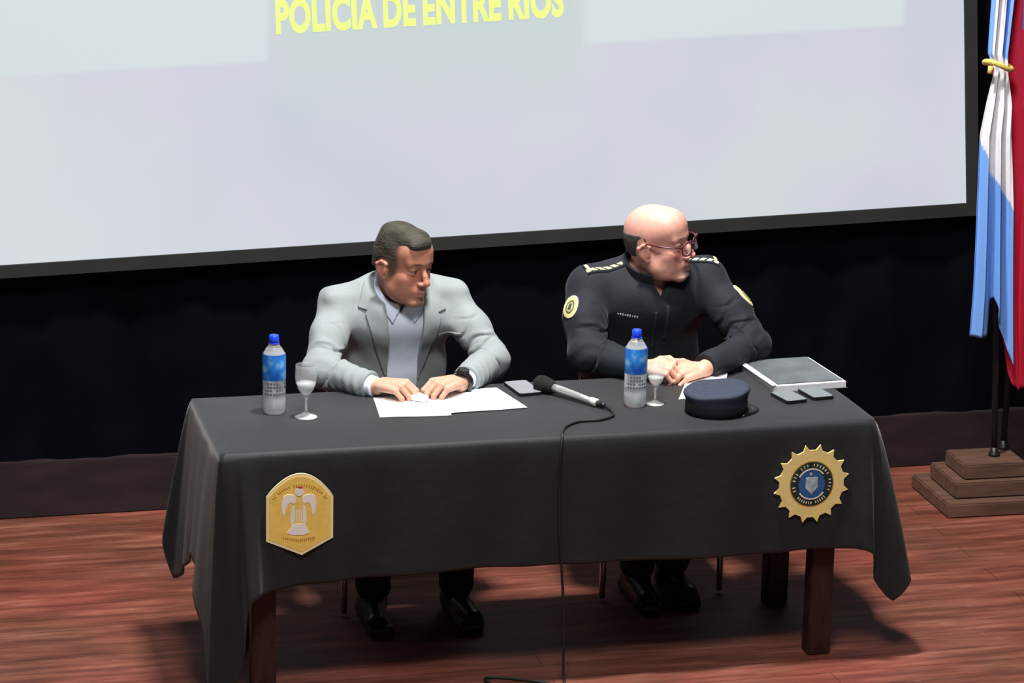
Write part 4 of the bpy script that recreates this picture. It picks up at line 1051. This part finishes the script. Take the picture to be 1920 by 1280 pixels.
    for s, c, n_ in ((-1, A_(.262, .805, .945), A_(-.55, -.80, .25)), (1, A_(.805, .80, .958), A_(.75, -.62, .25))):
        n_ = nrm(n_); v = nrm(A_(0, 0, 1)-n_*n_[2]); u = np.cross(v, n_)
        def reg(P, c=c, n_=n_, u=u, v=v):
            q = P-c; return np.maximum(np.sqrt((q@u/.030)**2+(q@v/.038)**2)*.03-.03, np.abs(q@n_)-.07)
        def pc(P, c=c, u=u, v=v):
            q = P-c; x = q@u/.030; y = q@v/.038; r = np.hypot(x, y); o = np.tile(Y1, (len(P), 1))
            dk = (r < .60) & (r > .42); o[dk] = A_(.10, .10, .05)
            inn = (r <= .42); o[inn] = A_(.42, .40, .18)
            o[(np.abs(x) < .2) & (np.abs(y-.02) < .28)] = A_(.04, .05, .06)
            o[(r > .94)] = A_(.75, .72, .5)
            return o
        pt = layer('sleeve_patch', reg, .0028, M['cols'], c-.085, c+.085, .0018, pc); pt['label'] = 'round pale yellow sleeve patch'
    # epaulettes with gold edge and marks
    for s, a0, a1 in ((-1, A_(.445, .865, 1.07), A_(.315, .850, 1.035)), (1, A_(.625, .880, 1.07), A_(.765, .865, 1.05))):
        d = nrm(a1-a0); L = np.linalg.norm(a1-a0); w = nrm(np.cross(d, A_(0, 0, 1)))
        if w[1] > 0: w = -w
        def reg(P, a0=a0, d=d, w=w, L=L):
            q = P-a0; return np.maximum(np.maximum(np.abs(q@d-L/2)-L/2, np.abs(q@w)-.024), .90-P[:, 2])
        def pc(P, a0=a0, d=d, w=w, L=L, s=s):
            q = P-a0; x = q@d; y = q@w; o = np.tile(A_(.010, .012, .02), (len(P), 1))
            g = (y > .008) & (y < .019) & (x > .01) & ((np.sin(x*260+y*300) > -.5)); o[g] = A_(.70, .68, .32) if s < 0 else A_(.72, .72, .58)
            e = (x > L-.016) & (x < L-.006) & (np.abs(y) < .02); o[e] = A_(.74, .70, .36)
            return o
        ep = layer('epaulette', reg, .005, M['cols'], np.minimum(a0, a1)-.06, np.maximum(a0, a1)+.05, .0018, pc); ep['label'] = 'epaulette with gold braid'
    XZ = ((1, 0, 0), (0, 0, 1))
    for x0, x1, z0, z1 in ((.522, .530, .80, .93), (.560, .572, .83, .95)):
        pr = poly2([(x0, z0), (x1, z0), (x1, z1), (x0, z1)], XZ)
        layer('front_placket', lambda P, pr=pr: np.maximum(pr(P), front(P)), .0035, mat('dark_teal_trim', (.022, .032, .038), .7), (x0-.02, .62, z0-.02), (x1+.02, .86, z1+.02))
    # worn white name lettering on the chest
    st = [(.406+.0075*i, .922-.0012*i, .004, .007+(.002 if i % 3 else -.002)) for i in range(9)]
    def nreg(P):
        d = np.full(len(P), 1.)
        for x, z, w, h in st: d = np.minimum(d, np.maximum(np.abs(P[:, 0]-x)-w/2, np.abs(P[:, 2]-z)-h/2))
        return np.maximum(d, front(P))
    nm = layer('name_lettering', nreg, .003, mat('grey_white_thread', (.42, .42, .50), .8), (.39, .66, .89), (.49, .86, .94), .0015)
    # trousers and boots
    T = [('u', ell((.53, .98, .585), (.19, .145, .115)), 0)]
    for s in (-1, 1): T += [('u', cap(hip[s], kn[s], .096, .076), .03), ('u', cap(kn[s], an[s], .070, .056), .02)]
    T += [('a', wob(.002, 40, 6), 0), ('i', plane((0, 0, -1), (0, 0, .075)), .003)]
    mesh_field('trousers', T, (.28, .44, .05), (.80, 1.18, .75), .0045, M['trouser'], b)
    for s in (-1, 1):
        a = an[s]
        so_ = [('u', cap((a[0], a[1]+.035, .048), (a[0]+s*.01, a[1]-.15, .038), .044, .036), 0), ('u', rbox((a[0]+s*.004, a[1]-.055, .018), (.040, .140, .016), .012), .02), ('u', cap((a[0], a[1]+.01, .05), (a[0], a[1]+.005, .12), .045, .044), .02), ('i', plane((0, 0, -1), (0, 0, .004)), 0)]
        mesh_field('boot', so_, (a[0]-.12, a[1]-.26, -.01), (a[0]+.12, a[1]+.14, .19), .004, M['leather'], b)
    return b
officer()
